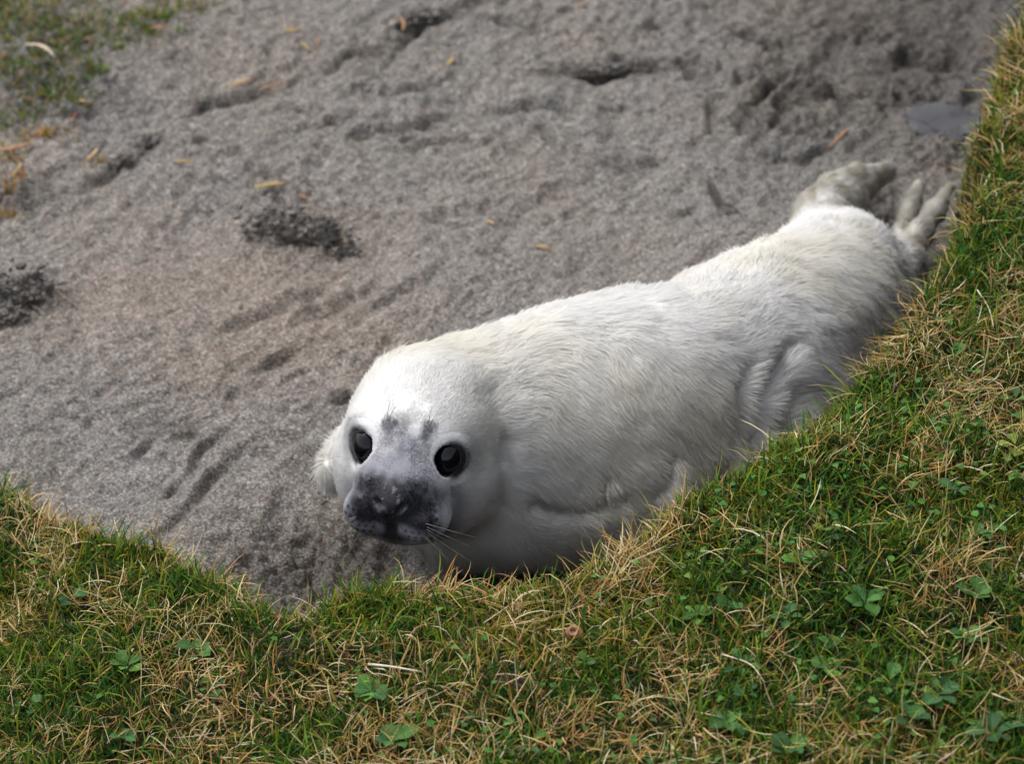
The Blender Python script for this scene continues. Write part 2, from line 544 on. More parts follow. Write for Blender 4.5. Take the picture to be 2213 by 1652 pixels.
SPD = catmull(np.column_stack([SP, SR]), 3).astype(np.float32)

def limb(pts):
    return [(unproj(a, b, c), r) for a, b, c, r in pts]

LIMBS = {
    'hind_a': limb([(1785, 540, .100, .050), (1778, 468, .112, .036), (1800, 418, .108, .024), (1850, 380, .098, .015), (1915, 368, .088, .006)]),
    'hind_a2': limb([(1805, 465, .100, .028), (1838, 432, .098, .019), (1872, 402, .090, .012), (1908, 378, .084, .006)]),
    'hind_b': limb([(1880, 610, .070, .042), (1948, 562, .066, .023), (1985, 508, .066, .016), (2018, 460, .064, .011), (2054, 405, .058, .004)]),
    'hind_b2': limb([(1935, 560, .055, .022), (1948, 510, .050, .012), (1964, 455, .045, .012), (1984, 398, .040, .005)]),
    'fore_far': limb([(930, 930, .09, .06), (820, 955, .075, .042), (750, 985, .075, .022), (728, 1015, .068, .015), (722, 1036, .058, .010)]),
    'fore_near': limb([(1180, 1010, .10, .055), (1270, 1080, .075, .040), (1370, 1075, .065, .030), (1460, 1050, .06, .020)]),
    'tail': limb([(1860, 590, .075, .030), (1925, 538, .068, .010)]),
}

CH1 = unproj(1050, 1085, .055)
CH2 = unproj(1235, 1055, .065)

def sdf(p):
    p = p.astype(np.float32)
    d = None
    for i in range(len(SPD) - 1):
        c = cone(p, SPD[i, :3], SPD[i + 1, :3], SPD[i, 3], SPD[i + 1, 3])
        d = c if d is None else smin(d, c, .012)
    # soft belly spreading on the sand
    for s0 in (9, 13):
        c = SPD[s0]
        d = smin(d, ell(p, (c[0], c[1] - .02, c[2] - .045), (.155, .135, .085)), .05)
    d = smin(d, ell(p, CH1, (.105, .085, .075)), .05)
    d = smin(d, ell(p, CH2, (.125, .085, .080)), .05)
    q = (p - E0.astype(np.float32)) @ HB
    qa = q.copy(); qa[:, 0] = np.abs(qa[:, 0])
    hd = ell(q, (.002, .004, -.086), (.078, .074, .098))
    hd = smin(hd, ell(qa, (.043, -.046, -.062), (.045, .046, .056)), .045)           # cheeks
    hd = smin(hd, ell(qa, (.034, .020, -.026), (.030, .024, .030)), .035)            # brow
    hd = smin(hd, cone(q, (0, -.004, -.035), (0, -.034, .030), .040, .033), .040)     # bridge of the nose
    hd = smin(hd, ell(qa, (.021, -.034, .012), (.026, .026, .036)), .022)            # broad top of the muzzle
    hd = smin(hd, ell(qa, (.0275, -.060, .030), (.031, .0265, .034)), .010)           # whisker pads
    hd = smin(hd, ell(q, (0, -.041, .051), (.024, .016, .018)), .012)                # nose
    hd = smin(hd, ell(q, (0, -.079, .014), (.034, .016, .034)), .012)                # lower jaw
    hd = smin(hd, ell(q, (0, -.074, -.045), (.058, .036, .060)), .04)                # throat
    # groove between the pads, nostrils, mouth
    hd = np.maximum(hd, -(np.sqrt((q[:, 0] / 1.0) ** 2 + ((q[:, 2] - .072) / 1.6) ** 2) - .0088 + 5 * np.maximum(0, q[:, 1] + .051)))
    nos = cone(qa, (.0055, -.050, .068), (.0135, -.037, .066), .0028, .0034)
    hd = np.maximum(hd, -nos)
    # eye sockets
    hd = np.maximum(hd, -(np.sqrt((qa[:, 0] - .0460) ** 2 + (qa[:, 1] / 1.2) ** 2 + (qa[:, 2] - .012) ** 2) - .0150))
    neck = cone(p, hw(0, -.012, -.13), SP[1], .076, .098)
    d = smin(d, neck, .04)
    d = smin(d, hd, .034)
    for k, L in LIMBS.items():
        ld = None
        for (a, ra), (b, rb) in zip(L[:-1], L[1:]):
            c = cone(p, a, b, ra, rb)
            ld = c if ld is None else smin(ld, c, .010)
        d = smin(d, ld, .018 if k == 'hind_a2' else .008 if k.endswith('2') else .022)
    return d

def build_surface(lo, hi, hstep):
    n = np.ceil((hi - lo) / hstep).astype(int) + 1
    B = 6
    nb = np.ceil(n / B).astype(int); n = nb * B
    I = np.stack(np.meshgrid(*[np.arange(k) for k in nb], indexing='ij'), -1).reshape(-1, 3)
    ctr = lo + (I * B + B / 2 - .5) * hstep
    dc = sdf(ctr)
    D = np.repeat(np.repeat(np.repeat(dc.reshape(nb), B, 0), B, 1), B, 2).astype(np.float32)
    act = np.where(np.abs(dc) < B * hstep * 1.6)[0]
    off = np.stack(np.meshgrid(*[np.arange(B)] * 3, indexing='ij'), -1).reshape(-1, 3)
    for ch in np.array_split(act, max(1, len(act) // 1500)):
        idx = (I[ch] * B)[:, None, :] + off[None]
        idx = idx.reshape(-1, 3)
        D[idx[:, 0], idx[:, 1], idx[:, 2]] = sdf(lo + idx * hstep)
    neg = D < 0
    cnt = np.zeros(np.array(D.shape) - 1, np.int8)
    for a in (0, 1):
        for b in (0, 1):
            for c in (0, 1):
                cnt += neg[a:a + cnt.shape[0], b:b + cnt.shape[1], c:c + cnt.shape[2]]
    ac = np.argwhere((cnt > 0) & (cnt < 8))
    vid = np.full(cnt.shape, -1, np.int32); vid[ac[:, 0], ac[:, 1], ac[:, 2]] = np.arange(len(ac))
    cor = [(a, b, c) for a in (0, 1) for b in (0, 1) for c in (0, 1)]
    vals = {c: D[ac[:, 0] + c[0], ac[:, 1] + c[1], ac[:, 2] + c[2]] for c in cor}
    acc = np.zeros((len(ac), 3)); num = np.zeros(len(ac))
    for c0 in cor:
        for ax in range(3):
            if c0[ax] == 1: continue
            c1 = list(c0); c1[ax] = 1; c1 = tuple(c1)
            v0, v1 = vals[c0], vals[c1]
            m = (v0 < 0) != (v1 < 0)
            t = np.where(m, v0 / (v0 - v1 + 1e-12), 0)
            pt = np.array(c0, float)[None].repeat(len(ac), 0); pt[:, ax] += t
            acc[m] += pt[m]; num[m] += 1
    vv = lo + (ac + acc / num[:, None]) * hstep
    quads = []
    for ax in range(3):
        o1, o2 = [a for a in range(3) if a != ax]
        sl0 = [slice(None)] * 3; sl1 = [slice(None)] * 3
        sl0[ax] = slice(0, -1); sl1[ax] = slice(1, None)
        ch = neg[tuple(sl0)] != neg[tuple(sl1)]
        e = np.argwhere(ch)
        e = e[(e[:, o1] > 0) & (e[:, o2] > 0) & (e[:, o1] < cnt.shape[o1]) & (e[:, o2] < cnt.shape[o2])]
        s = neg[e[:, 0], e[:, 1], e[:, 2]]
        def g(d1, d2):
            c = e.copy(); c[:, o1] -= d1; c[:, o2] -= d2
            return vid[c[:, 0], c[:, 1], c[:, 2]]
        q = np.stack([g(1, 1), g(0, 1), g(0, 0), g(1, 0)], 1)
        flip = s if ax != 1 else ~s
        q[~flip] = q[~flip][:, ::-1]
        quads.append(q)
    return vv, np.concatenate(quads)

def grad(p, e=.0012):
    g = np.zeros_like(p)
    for k in range(3):
        o = np.zeros(3); o[k] = e
        g[:, k] = (sdf(p + o) - sdf(p - o)) / (2 * e)
    return g

allp = np.vstack([SP - .2, SP + .2] + [np.array([x[0] for x in L]) for L in LIMBS.values()] + [hw(0, 0, .11)[None], hw(0, .12, -.1)[None]])
lo = allp.min(0) - .03; hi = allp.max(0) + .03
lo[2] = -.03
SV, SQ = build_surface(lo, hi, .0027)
for _ in range(2):
    g = grad(SV); n2 = (g * g).sum(1, keepdims=True) + 1e-6
    step = np.clip(sdf(SV)[:, None] / n2, -.003, .003)
    SV = SV - g * step
SN = grad(SV); SN /= np.linalg.norm(SN, axis=1, keepdims=True) + 1e-9
SQn = np.cross(SV[SQ[:, 2]] - SV[SQ[:, 0]], SV[SQ[:, 3]] - SV[SQ[:, 1]])
if (SQn * SN[SQ[:, 0]]).sum() < 0:
    SQ = SQ[:, ::-1]

def spine_frame(P):
    """nearest spine parameter and backward direction"""
    bd = np.full(len(P), 1e9); bi = np.zeros(len(P), int)
    for i in range(len(SPD)):
        d = np.linalg.norm(P - SPD[i, :3], axis=1)
        m = d < bd; bd[m] = d[m]; bi[m] = i
    T = np.gradient(SPD[:, :3], axis=0); T /= np.linalg.norm(T, axis=1, keepdims=True)
    acc = np.zeros((len(P), 3))
    for i in range(len(SPD)):                          # blended between neighbouring stations, so the nap has no seams
        d = np.linalg.norm(P - SPD[i, :3], axis=1)
        acc += np.exp(-((d - bd) / .035))[:, None] * T[i]
    acc /= np.linalg.norm(acc, axis=1, keepdims=True) + 1e-9
    return bi, acc

HQ = (SV - E0) @ HB
headw = sstep(-.13, -.09, HQ[:, 2]) * sstep(.18, .13, np.abs(HQ[:, 0])) * sstep(-.16, -.12, HQ[:, 1])
bi, ST = spine_frame(SV)
# folds and hollows of the loose coat
facing = (SN * (CAM - SV)).sum(1) > 0
vx, vy = proj(SV)
def fold(pts, wid, dep):
    global SV
    d, s = poly_dist(vx, vy, np.array(pts, float))
    m = facing & (d < wid * 4) & (HQ[:, 2] < -.03)
    SV[m] = SV[m] - SN[m] * (dep * np.exp(-(d[m] / wid) ** 2))[:, None]
fold([(1612, 800), (1604, 860), (1600, 940), (1570, 1010)], 20, .013)
fold([(1700, 760), (1672, 820), (1648, 868), (1640, 930), (1625, 1000)], 18, .014)
fold([(1330, 1085), (1302, 1090), (1240, 1110), (1190, 1108), (1150, 1090)], 18, .010)
fold([(1302, 1090), (1305, 1050), (1308, 1030)], 11, .008)
fold([(1450, 985), (1444, 1030), (1420, 1070)], 12, .008)
fold([(1092, 960), (1092, 1030), (1080, 1090)], 24, .008)
fold([(1060, 860), (1085, 920), (1090, 1000)], 24, .006)
fold([(1690, 820), (1715, 870), (1700, 930)], 34, .008)
fold([(1935, 520), (1950, 560), (1962, 600)], 9, .008)
str_ = noise3(np.stack([(SV * ST).sum(1) * 60, SV[:, 0] * 14 + SV[:, 2] * 10, SV[:, 1] * 14 - SV[:, 2] * 10], 1), 300)
lump = noise3(SV * 18, 310) + .5 * noise3(SV * 41, 311)
hindv = sstep(.155, .19, SV[:, 1]) * sstep(.0, .05, SV[:, 0] - .2)
wr = 1 - np.abs(noise3(SV @ np.array([[.8, .45, 0], [-.5, .85, 0], [0, 0, 1.0]]) * np.array([120, 26, 60]), 312))
SV = SV + SN * (hindv * (wr * .0016 - .001))[:, None]
SV = SV + SN * ((lump * .0018 + str_ * .0008) * (1 - headw))[:, None]

fn = np.cross(SV[SQ[:, 2]] - SV[SQ[:, 0]], SV[SQ[:, 3]] - SV[SQ[:, 1]])
SN = np.zeros_like(SV)
for kq in range(4):
    np.add.at(SN, SQ[:, kq], fn)
SN /= np.linalg.norm(SN, axis=1, keepdims=True) + 1e-12

EYES = {}
for s_ in (-1, 1):
    f_ = .05
    while f_ > -.08 and sdf(hw(s_ * .0455, 0, f_)[None])[0] > 0:
        f_ -= .001
    EYES[s_] = hw(s_ * .0450, 0.0, f_ + .0010)

# coat colours (linear albedo) in the head's own coordinates
def coat(P, Nn, noise_amp=1.0):
    q = (P - E0) @ HB
    r, u, f = q[:, 0], q[:, 1], q[:, 2]
    um = u - .0105                                     # muzzle marks
    ar = np.abs(r)
    hwgt = sstep(-.125, -.09, f) * sstep(.15, .11, ar)
    n = noise3(P * 9, 320); n2 = noise3(P * 34, 321); n3 = noise3(P * 160, 322)
    base = np.array([.80, .79, .775])[None] * (1 + .03 * n2 + .03 * n3)[:, None]
    cream = sstep(-.1, .8, n + .25 * n2)
    base = base * (1 - cream[:, None] * np.array([.035, .05, .11])[None])
    # yellowish neck
    ny = np.exp(-((f + .155) / .055) ** 2) * sstep(.14, .02, np.abs(u))
    base = base * (1 - ny[:, None] * np.array([.05, .08, .17])[None])
    # coat darker towards the ground, and grey hind flippers
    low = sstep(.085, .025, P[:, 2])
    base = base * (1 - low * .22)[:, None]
    hind = sstep(.155, .19, P[:, 1]) * sstep(.0, .05, P[:, 0] - .2)
    base = base * (1 - hind[:, None] * np.array([.42, .44, .49])[None] * (1 + .45 * noise3(P * np.array([95, 30, 60]), 345))[:, None])
    def blend(col, wgt):
        nonlocal base
        base = base * (1 - wgt[:, None]) + np.array(col)[None] * wgt[:, None]
    j = .12 * n2 + .2 * n3
    front = sstep(-.085, -.05, f)
    # pale grey mask from the brow down to the nose
    mask = np.exp(-((ar / (.034 + .30 * np.clip(-u, 0, .05))) ** 2.6)) * sstep(.046, .012, u + .008 * n2) * front
    blend((.18, .18, .215), np.clip(mask * (.92 + j), 0, 1))
    ring = np.minimum(*[np.linalg.norm(P - c_, axis=1) for c_ in EYES.values()]) - .003
    blend((.34, .34, .37), np.clip(np.exp(-((ring - .019) / .008) ** 2) * .55, 0, 1) * front)
    # muzzle: grey then black towards the nose
    mz = np.hypot(r * .95, (um + .063) * .95)
    muz = sstep(-.022, .008, f)
    blend((.20, .20, .23), np.clip(sstep(.066, .046, mz + .006 * n2) * muz * .95, 0, 1))
    blend((.020, .020, .026), np.clip(sstep(.048, .029, np.hypot(r * .86, (um + .056) * 1.15) + .006 * n2 + .005 * n3) * sstep(.012, .030, f), 0, 1))
    # paler rim of the whisker pads with dark whisker dots
    rim = sstep(-.067, -.080, um + .25 * np.maximum(ar - .02, 0)) * sstep(.004, .011, ar) * muz
    blend((.40, .40, .45), np.clip(rim * .9, 0, 1))
    rim2 = sstep(.044, .056, ar) * sstep(-.040, -.056, um) * muz
    blend((.46, .46, .50), np.clip(rim2 * .6, 0, 1))
    dots = 0
    for row, (uu, k0) in enumerate(((-.063, 0), (-.0705, .003), (-.078, 0), (-.0855, .003), (-.092, .001))):
        for c in range(5):
            rr = .018 + k0 + c * .0075
            dots = np.maximum(dots, np.exp(-(((ar - rr) ** 2 + (um - uu + .012 * (rr - .02)) ** 2) / .0022 ** 2)))
    blend((.022, .022, .028), np.clip(dots * muz * 1.1, 0, .92))
    # nose leather, mouth
    blend((.018, .018, .022), np.clip(np.exp(-((r / .017) ** 4)) * sstep(-.036, -.046, um) * sstep(-.069, -.062, um) * sstep(.04, .055, f), 0, 1))
    blend((.012, .011, .013), np.clip(np.exp(-((r / .0075) ** 4)) * sstep(-.058, -.066, um) * sstep(.02, .035, f), 0, 1))
    blend((.012, .011, .013), np.clip(np.exp(-((r / (.019)) ** 4)) * np.exp(-((um + .0915) / .006) ** 2) * sstep(.010, .025, f), 0, 1))
    nos = np.hypot(np.abs(ar - .0095), (um + .052)) < .008
    blend((.34, .33, .34), nos * np.clip(sstep(.1, .6, n3) * .42, 0, 1) * sstep(.045, .055, f))
    blend((.36, .35, .36), sstep(.50, .70, noise3(P * 330, 330)) * sstep(.024, .012, np.hypot(r, um + .045)) * sstep(.02, .04, f) * .42)
    # eyebrow spots
    for rr in (-.022, .024):
        sp = np.hypot(r - rr, (u - .032) * 1.1)
        blend((.07, .07, .085), np.clip(sstep(.0105, .002, sp + .006 * n3 + .003 * n2) * front * .72, 0, 1))
    # dark skin at the eyelids
    for c_ in EYES.values():
        de = np.linalg.norm(P - c_, axis=1)
        de = np.sqrt(((P - c_) @ Rv) ** 2 + (((P - c_) @ Uv) / 1.18) ** 2 + ((P - c_) @ Fv) ** 2)
        blend((.018, .016, .018), sstep(.0245, .0190, de))
    return base

seal = bpy.data.objects.new('seal_pup', None)
COL.objects.link(seal)
seal['label'] = 'white furry seal pup with dark eyes lying on sand beside the grass bank'
seal['category'] = 'seal'
base_pt = Vector((float(SP[3][0]), float(SP[3][1]), 0.0))
seal.location = base_pt

def seal_part(name, me, mat, parent=seal, label=None):
    o = link(name, me, mat, parent, label)
    return o

bo = np.array(base_pt)
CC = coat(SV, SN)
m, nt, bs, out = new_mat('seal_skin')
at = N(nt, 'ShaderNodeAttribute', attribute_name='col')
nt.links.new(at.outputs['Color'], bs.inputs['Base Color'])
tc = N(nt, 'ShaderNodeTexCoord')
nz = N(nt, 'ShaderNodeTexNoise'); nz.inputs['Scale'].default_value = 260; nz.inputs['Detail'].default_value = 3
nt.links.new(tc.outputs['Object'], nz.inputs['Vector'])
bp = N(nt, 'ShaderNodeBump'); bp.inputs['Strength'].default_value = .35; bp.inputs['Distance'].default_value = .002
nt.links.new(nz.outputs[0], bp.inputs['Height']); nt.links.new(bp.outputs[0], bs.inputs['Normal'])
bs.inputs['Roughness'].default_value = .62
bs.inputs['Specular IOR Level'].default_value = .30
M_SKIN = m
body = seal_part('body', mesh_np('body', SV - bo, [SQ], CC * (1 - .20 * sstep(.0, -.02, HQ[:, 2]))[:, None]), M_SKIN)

# eyes
def uv_sphere(rad, nu=40, nv=24, sq=(1, 1, 1)):
    th = np.linspace(0, np.pi, nv); ph = np.linspace(0, 2 * np.pi, nu, endpoint=False)
    v = np.stack([np.outer(np.sin(th), np.cos(ph)), np.outer(np.sin(th), np.sin(ph)), np.outer(np.cos(th), np.ones(nu))], -1).reshape(-1, 3) * rad * np.array(sq)
    f = []
    for i in range(nv - 1):
        for j in range(nu):
            f.append((i * nu + j, (i + 1) * nu + j, (i + 1) * nu + (j + 1) % nu, i * nu + (j + 1) % nu))
    return v, np.array(f)

def torus(R, r, nu=40, nv=12):
    a = np.linspace(0, 2 * np.pi, nu, endpoint=False); b = np.linspace(0, 2 * np.pi, nv, endpoint=False)
    A, Bm = np.meshgrid(a, b, indexing='ij')
    v = np.stack([(R + r * np.cos(Bm)) * np.cos(A), (R + r * np.cos(Bm)) * np.sin(A), r * np.sin(Bm)], -1).reshape(-1, 3)
    f = []
    for i in range(nu):
        for j in range(nv):
            f.append((i * nv + j, ((i + 1) % nu) * nv + j, ((i + 1) % nu) * nv + (j + 1) % nv, i * nv + (j + 1) % nv))
    return v, np.array(f)

m, nt, bs, out = new_mat('eye_wet')
lw = N(nt, 'ShaderNodeTexCoord')
sepx = N(nt, 'ShaderNodeSeparateXYZ'); nt.links.new(lw.outputs['Object'], sepx.inputs[0])
rp = ramp(nt, [(0.0, (.0035, .0038, .006)), (1.0, (.003, .0033, .006))]); nt.links.new(sepx.outputs[2], rp.inputs[0])
nt.links.new(rp.outputs[0], bs.inputs['Base Color'])
bs.inputs['Roughness'].default_value = .05
bs.inputs['Specular IOR Level'].default_value = .36
M_EYE = m
M_LID = plain('eyelid_skin', (.008, .008, .009), (.022, .020, .022), 300, .6, .25, .2)
for s in (-1, 1):
    od = np.array([s * .42, .03, 1.0]); od /= np.linalg.norm(od)
    Nw = Rv * od[0] + Uv * od[1] + Fv * od[2]
    c = EYES[s]
    ev, ef = uv_sphere(.0172, sq=(.96, 1.20, .92))
    eye = seal_part('eye', mesh_np('eye', ev, [ef]), M_EYE, label='large glossy black eye')
    X = np.cross(Uv, Nw); X /= np.linalg.norm(X); Y = np.cross(Nw, X)
    from mathutils import Matrix
    Mx = Matrix([[X[0], Y[0], Nw[0], c[0] - bo[0]], [X[1], Y[1], Nw[1], c[1] - bo[1]], [X[2], Y[2], Nw[2], c[2] - bo[2]], [0, 0, 0, 1]])
    eye.matrix_local = Mx
    tv, tf = torus(.0160, .0022)
    tv[:, 1] *= 1.20
    tv[:, 2] += .0045 - .010 * (tv[:, 0] ** 2) / .0165 ** 2 * .25
    lid = link('eyelid', mesh_np('eyelid', tv, [tf]), M_LID, eye)

# tubes for whiskers, stalks
def tube(pts, rads, nv=6):
    pts = np.asarray(pts, float)
    T = np.gradient(pts, axis=0); T /= np.linalg.norm(T, axis=1, keepdims=True) + 1e-9
    ref = np.array([.3, .2, 1.0]); ref /= np.linalg.norm(ref)
    A = np.cross(T, ref); A /= np.linalg.norm(A, axis=1, keepdims=True) + 1e-9
    Bv = np.cross(T, A)
    an = np.linspace(0, 2 * np.pi, nv, endpoint=False)
    r = np.asarray(rads)[:, None, None]
    v = pts[:, None, :] + r * (np.cos(an)[None, :, None] * A[:, None, :] + np.sin(an)[None, :, None] * Bv[:, None, :])
    v = v.reshape(-1, 3)
    n = len(pts); f = []
    for i in range(n - 1):
        for j in range(nv):
            f.append((i * nv + j, i * nv + (j + 1) % nv, (i + 1) * nv + (j + 1) % nv, (i + 1) * nv + j))
    ends = np.array([[j for j in range(nv)][::-1], [(n - 1) * nv + j for j in range(nv)]])
    return v, [np.array(f), ends]

M_WHISK = plain('whisker', (.10, .095, .09), (.30, .28, .26), 60, .4, .4, 0)
for s in (-1, 1):
    for k in range(8):
        a = -.1 - k * .13 + random.uniform(-.1, .1)
        r0 = s * (.030 + random.uniform(0, .018)); u0 = -.055 - .003 * k
        f = .09
        while f > -.05 and sdf(hw(r0, u0, f)[None])[0] > 0: f -= .001
        L = random.uniform(.035, .075) * (1.0 if s > 0 else .7)
        P = []
        for t in np.linspace(0, 1, 9):
            P.append(hw(r0 + s * math.cos(a) * L * t, u0 + math.sin(a) * L * t - .012 * t * t, f - .002 + .012 * t - .03 * t * t) - bo)
        v, fl = tube(P, np.linspace(.00042, .00012, 9), 5)
        seal_part('whisker', mesh_np('whisker', v, fl), M_WHISK)
for rr in (-.022, .024):
    for k in range(2):
        f = .06
        while f > -.08 and sdf(hw(rr, .034, f)[None])[0] > 0: f -= .001
        P = [hw(rr + (.010 * k - .002) * t + .006 * t * t, .034 + .030 * t, f - .002 + .012 * t) - bo for t in np.linspace(0, 1, 8)]
        v, fl = tube(P, np.linspace(.0004, .00012, 8), 5)
        seal_part('whisker', mesh_np('whisker', v, fl), M_WHISK)

# fur
def make_fur(nst):
    tri = np.concatenate([SQ[:, [0, 1, 2]], SQ[:, [0, 2, 3]]])
    A = SV[tri[:, 0]]; Bv = SV[tri[:, 1]]; C = SV[tri[:, 2]]
    ar = np.linalg.norm(np.cross(Bv - A, C - A), axis=1)
    cen = (A + Bv + C) / 3
    wgt = ar * np.where(cen[:, 2] < .012, .12, 1)
    cam_side = ((CAM - cen) * SN[tri[:, 0]]).sum(1) > -.15 * np.linalg.norm(CAM - cen, axis=1)
    wgt *= np.where(cam_side, 1, .35)
    hq = (cen - E0) @ HB
    wgt *= 1 + 3.5 * sstep(-.11, -.07, hq[:, 2]) * sstep(.12, .1, np.abs(hq[:, 0]))
    t = rng.choice(len(tri), nst, p=wgt / wgt.sum())
    r1 = np.sqrt(rng.random(nst)); r2 = rng.random(nst)
    b0 = (1 - r1)[:, None]; b1 = (r1 * (1 - r2))[:, None]; b2 = (r1 * r2)[:, None]
    P = A[t] * b0 + Bv[t] * b1 + C[t] * b2
    Nn = SN[tri[t, 0]] * b0 + SN[tri[t, 1]] * b1 + SN[tri[t, 2]] * b2
    Nn /= np.linalg.norm(Nn, axis=1, keepdims=True) + 1e-9
    q = (P - E0) @ HB
    hwt = sstep(-.13, -.07, q[:, 2]) * sstep(.14, .11, np.abs(q[:, 0]))
    _, T = spine_frame(P)
    rad = q[:, :1] * Rv + (q[:, 1:2] + .05) * Uv
    rad /= np.linalg.norm(rad, axis=1, keepdims=True) + 1e-9
    flow_h = rad * .8 - Fv * .7
    down = np.array([0, 0, -1.0])
    side = noise3(P * 11, 400)[:, None] * np.cross(Nn, T)
    flow_b = T * .75 + down * .65 + side * .9
    fl = flow_b * (1 - hwt)[:, None] + flow_h * hwt[:, None]
    fl = fl - Nn * (fl * Nn).sum(1, keepdims=True)
    fl /= np.linalg.norm(fl, axis=1, keepdims=True) + 1e-9
    cl = np.stack([noise3(P * 75, 410), noise3(P * 75, 411), noise3(P * 75, 412)], 1)
    fl = fl + cl * .24 + np.stack([noise3(P * 26, 415), noise3(P * 26, 416), noise3(P * 26, 417)], 1) * .32
    jit = rng.normal(0, .10, (nst, 3))
    fl = fl + jit
    face = sstep(-.07, .01, q[:, 2]) * sstep(.14, .11, np.abs(q[:, 0]))
    hindm = sstep(.155, .19, P[:, 1]) * sstep(.0, .05, P[:, 0] - .2)
    L = (.021 * (1 - hwt) + .015 * hwt) * (1 - .66 * face) * (1 - .50 * hindm)
    L *= 1 - .45 * sstep(-.01, .02, q[:, 2])
    L *= (.65 + .5 * rng.random(nst)) * (1 + .35 * noise3(P * 40, 420))
    eye_d = np.minimum(*[np.linalg.norm(P - c_, axis=1) for c_ in EYES.values()])
    bald = (eye_d < .0205) & (q[:, 2] > -.06)
    nose = (np.hypot(q[:, 0] / .019, (q[:, 1] + .0445) / .016) < 1) & (q[:, 2] > .035)
    grv = (np.abs(q[:, 0]) < .007) & (q[:, 1] < -.055) & (q[:, 2] > .02)
    L = np.where((eye_d < .032) & (q[:, 2] > -.06), L * .6, L)
    keep = ~(bald | nose | grv) & (P[:, 2] > .004)
    P, Nn, fl, L, q, hwt = P[keep], Nn[keep], fl[keep], L[keep], q[keep], hwt[keep]
    n = len(P)
    lift = (.26 + .14 * rng.random(n) + .20 * hwt)[:, None]
    K = 5
    pts = np.zeros((n, K, 3))
    pts[:, 0] = P - Nn * .0008
    seg = (L / (K - 1))[:, None]
    for k in range(1, K):
        tt = (k - 1) / (K - 2)
        d = fl * (.75 + .55 * tt) + Nn * lift * (1.25 - 1.15 * tt)
        d = d + down * .25 * tt
        d /= np.linalg.norm(d, axis=1, keepdims=True)
        pts[:, k] = pts[:, k - 1] + d * seg
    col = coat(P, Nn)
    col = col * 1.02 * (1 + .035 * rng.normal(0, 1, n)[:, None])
    cu = bpy.data.hair_curves.new('fur')
    cu.add_curves([K] * n)
    cu.position_data.foreach_set('vector', (pts - bo).reshape(-1).astype(np.float32))
    ra = cu.attributes.get('radius') or cu.attributes.new('radius', 'FLOAT', 'POINT')
    rr = np.array([.00034, .00032, .00028, .00020, .00005], np.float32)
    thick = np.where(L < .008, .75, 1.0)
    ra.data.foreach_set('value', (thick[:, None] * rr[None]).reshape(-1).astype(np.float32))
    ca = cu.attributes.new('col', 'FLOAT_COLOR', 'CURVE')
    c4 = np.ones((n, 4), np.float32); c4[:, :3] = np.clip(col, 0, .95)
    ca.data.foreach_set('color', c4.ravel())
    na = cu.attributes.new('nrm', 'FLOAT_VECTOR', 'CURVE')
    nn = Nn * 1.0 + fl * .35 * rng.random((n, 1)) + rng.normal(0, .06, (n, 3))
    nn /= np.linalg.norm(nn, axis=1, keepdims=True)
    na.data.foreach_set('vector', nn.ravel().astype(np.float32))
    return cu

m, nt, bs, out = new_mat('seal_fur')
nt.nodes.remove(bs)
at = N(nt, 'ShaderNodeAttribute', attribute_name='col')
an = N(nt, 'ShaderNodeAttribute', attribute_name='nrm')
df = N(nt, 'ShaderNodeBsdfDiffuse')
nt.links.new(at.outputs['Color'], df.inputs['Color']); nt.links.new(an.outputs['Vector'], df.inputs['Normal'])
tr = N(nt, 'ShaderNodeBsdfTranslucent'); nt.links.new(at.outputs['Color'], tr.inputs['Color'])
mx = N(nt, 'ShaderNodeMixShader'); mx.inputs[0].default_value = .36
nt.links.new(df.outputs[0], mx.inputs[1]); nt.links.new(tr.outputs[0], mx.inputs[2])
nt.links.new(mx.outputs[0], out.inputs['Surface'])
M_FUR = m
fur = make_fur(380000)
fo = seal_part('fur', fur, M_FUR)

# ------------------------------------------------------------------ grass
def blades(name, base, nrm_lean, az, L, wid, e0, bend, curl, cols, nseg=3, label=None):
    """ribbons: base points, heading, length, width, starting elevation, bend along the length"""
    n = len(base)
    lv = nseg + 1
    P = np.zeros((n, lv, 3)); P[:, 0] = base
    Wd = np.zeros((n, lv, 3))
    seg = L / nseg
    for k in range(lv):
        t = k / nseg
        el = e0 + bend * t
        a = az + curl * t
        d = np.stack([np.cos(el) * np.cos(a), np.cos(el) * np.sin(a), np.sin(el)], 1)
        if k < nseg:
            P[:, k + 1] = P[:, k] + d * seg[:, None]
        Wd[:, k] = np.stack([-np.sin(a), np.cos(a), 0 * a], 1)
    tw = rng.normal(0, .6, n)
    Wd[:, :, 2] += np.sin(tw)[:, None] * .7
    Wd /= np.linalg.norm(Wd, axis=2, keepdims=True)
    prof = np.array([.75, 1.0, .8, .55, .4][:nseg])
    v = []
    for k in range(nseg):
        v.append(P[:, k] - Wd[:, k] * (wid * prof[k] * .5)[:, None])
        v.append(P[:, k] + Wd[:, k] * (wid * prof[k] * .5)[:, None])
    v.append(P[:, nseg])
    v = np.stack(v, 1)
    nvp = 2 * nseg + 1
    o = (np.arange(n) * nvp)[:, None]
    quads = np.concatenate([o + np.array([2 * k, 2 * k + 1, 2 * k + 3, 2 * k + 2]) for k in range(nseg - 1)])
    tris = o + np.array([2 * nseg - 2, 2 * nseg - 1, 2 * nseg])
    c = np.repeat(cols[:, None, :], nvp, 1)
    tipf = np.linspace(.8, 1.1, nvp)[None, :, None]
    return v.reshape(-1, 3), quads, tris, (c * tipf).reshape(-1, 3)

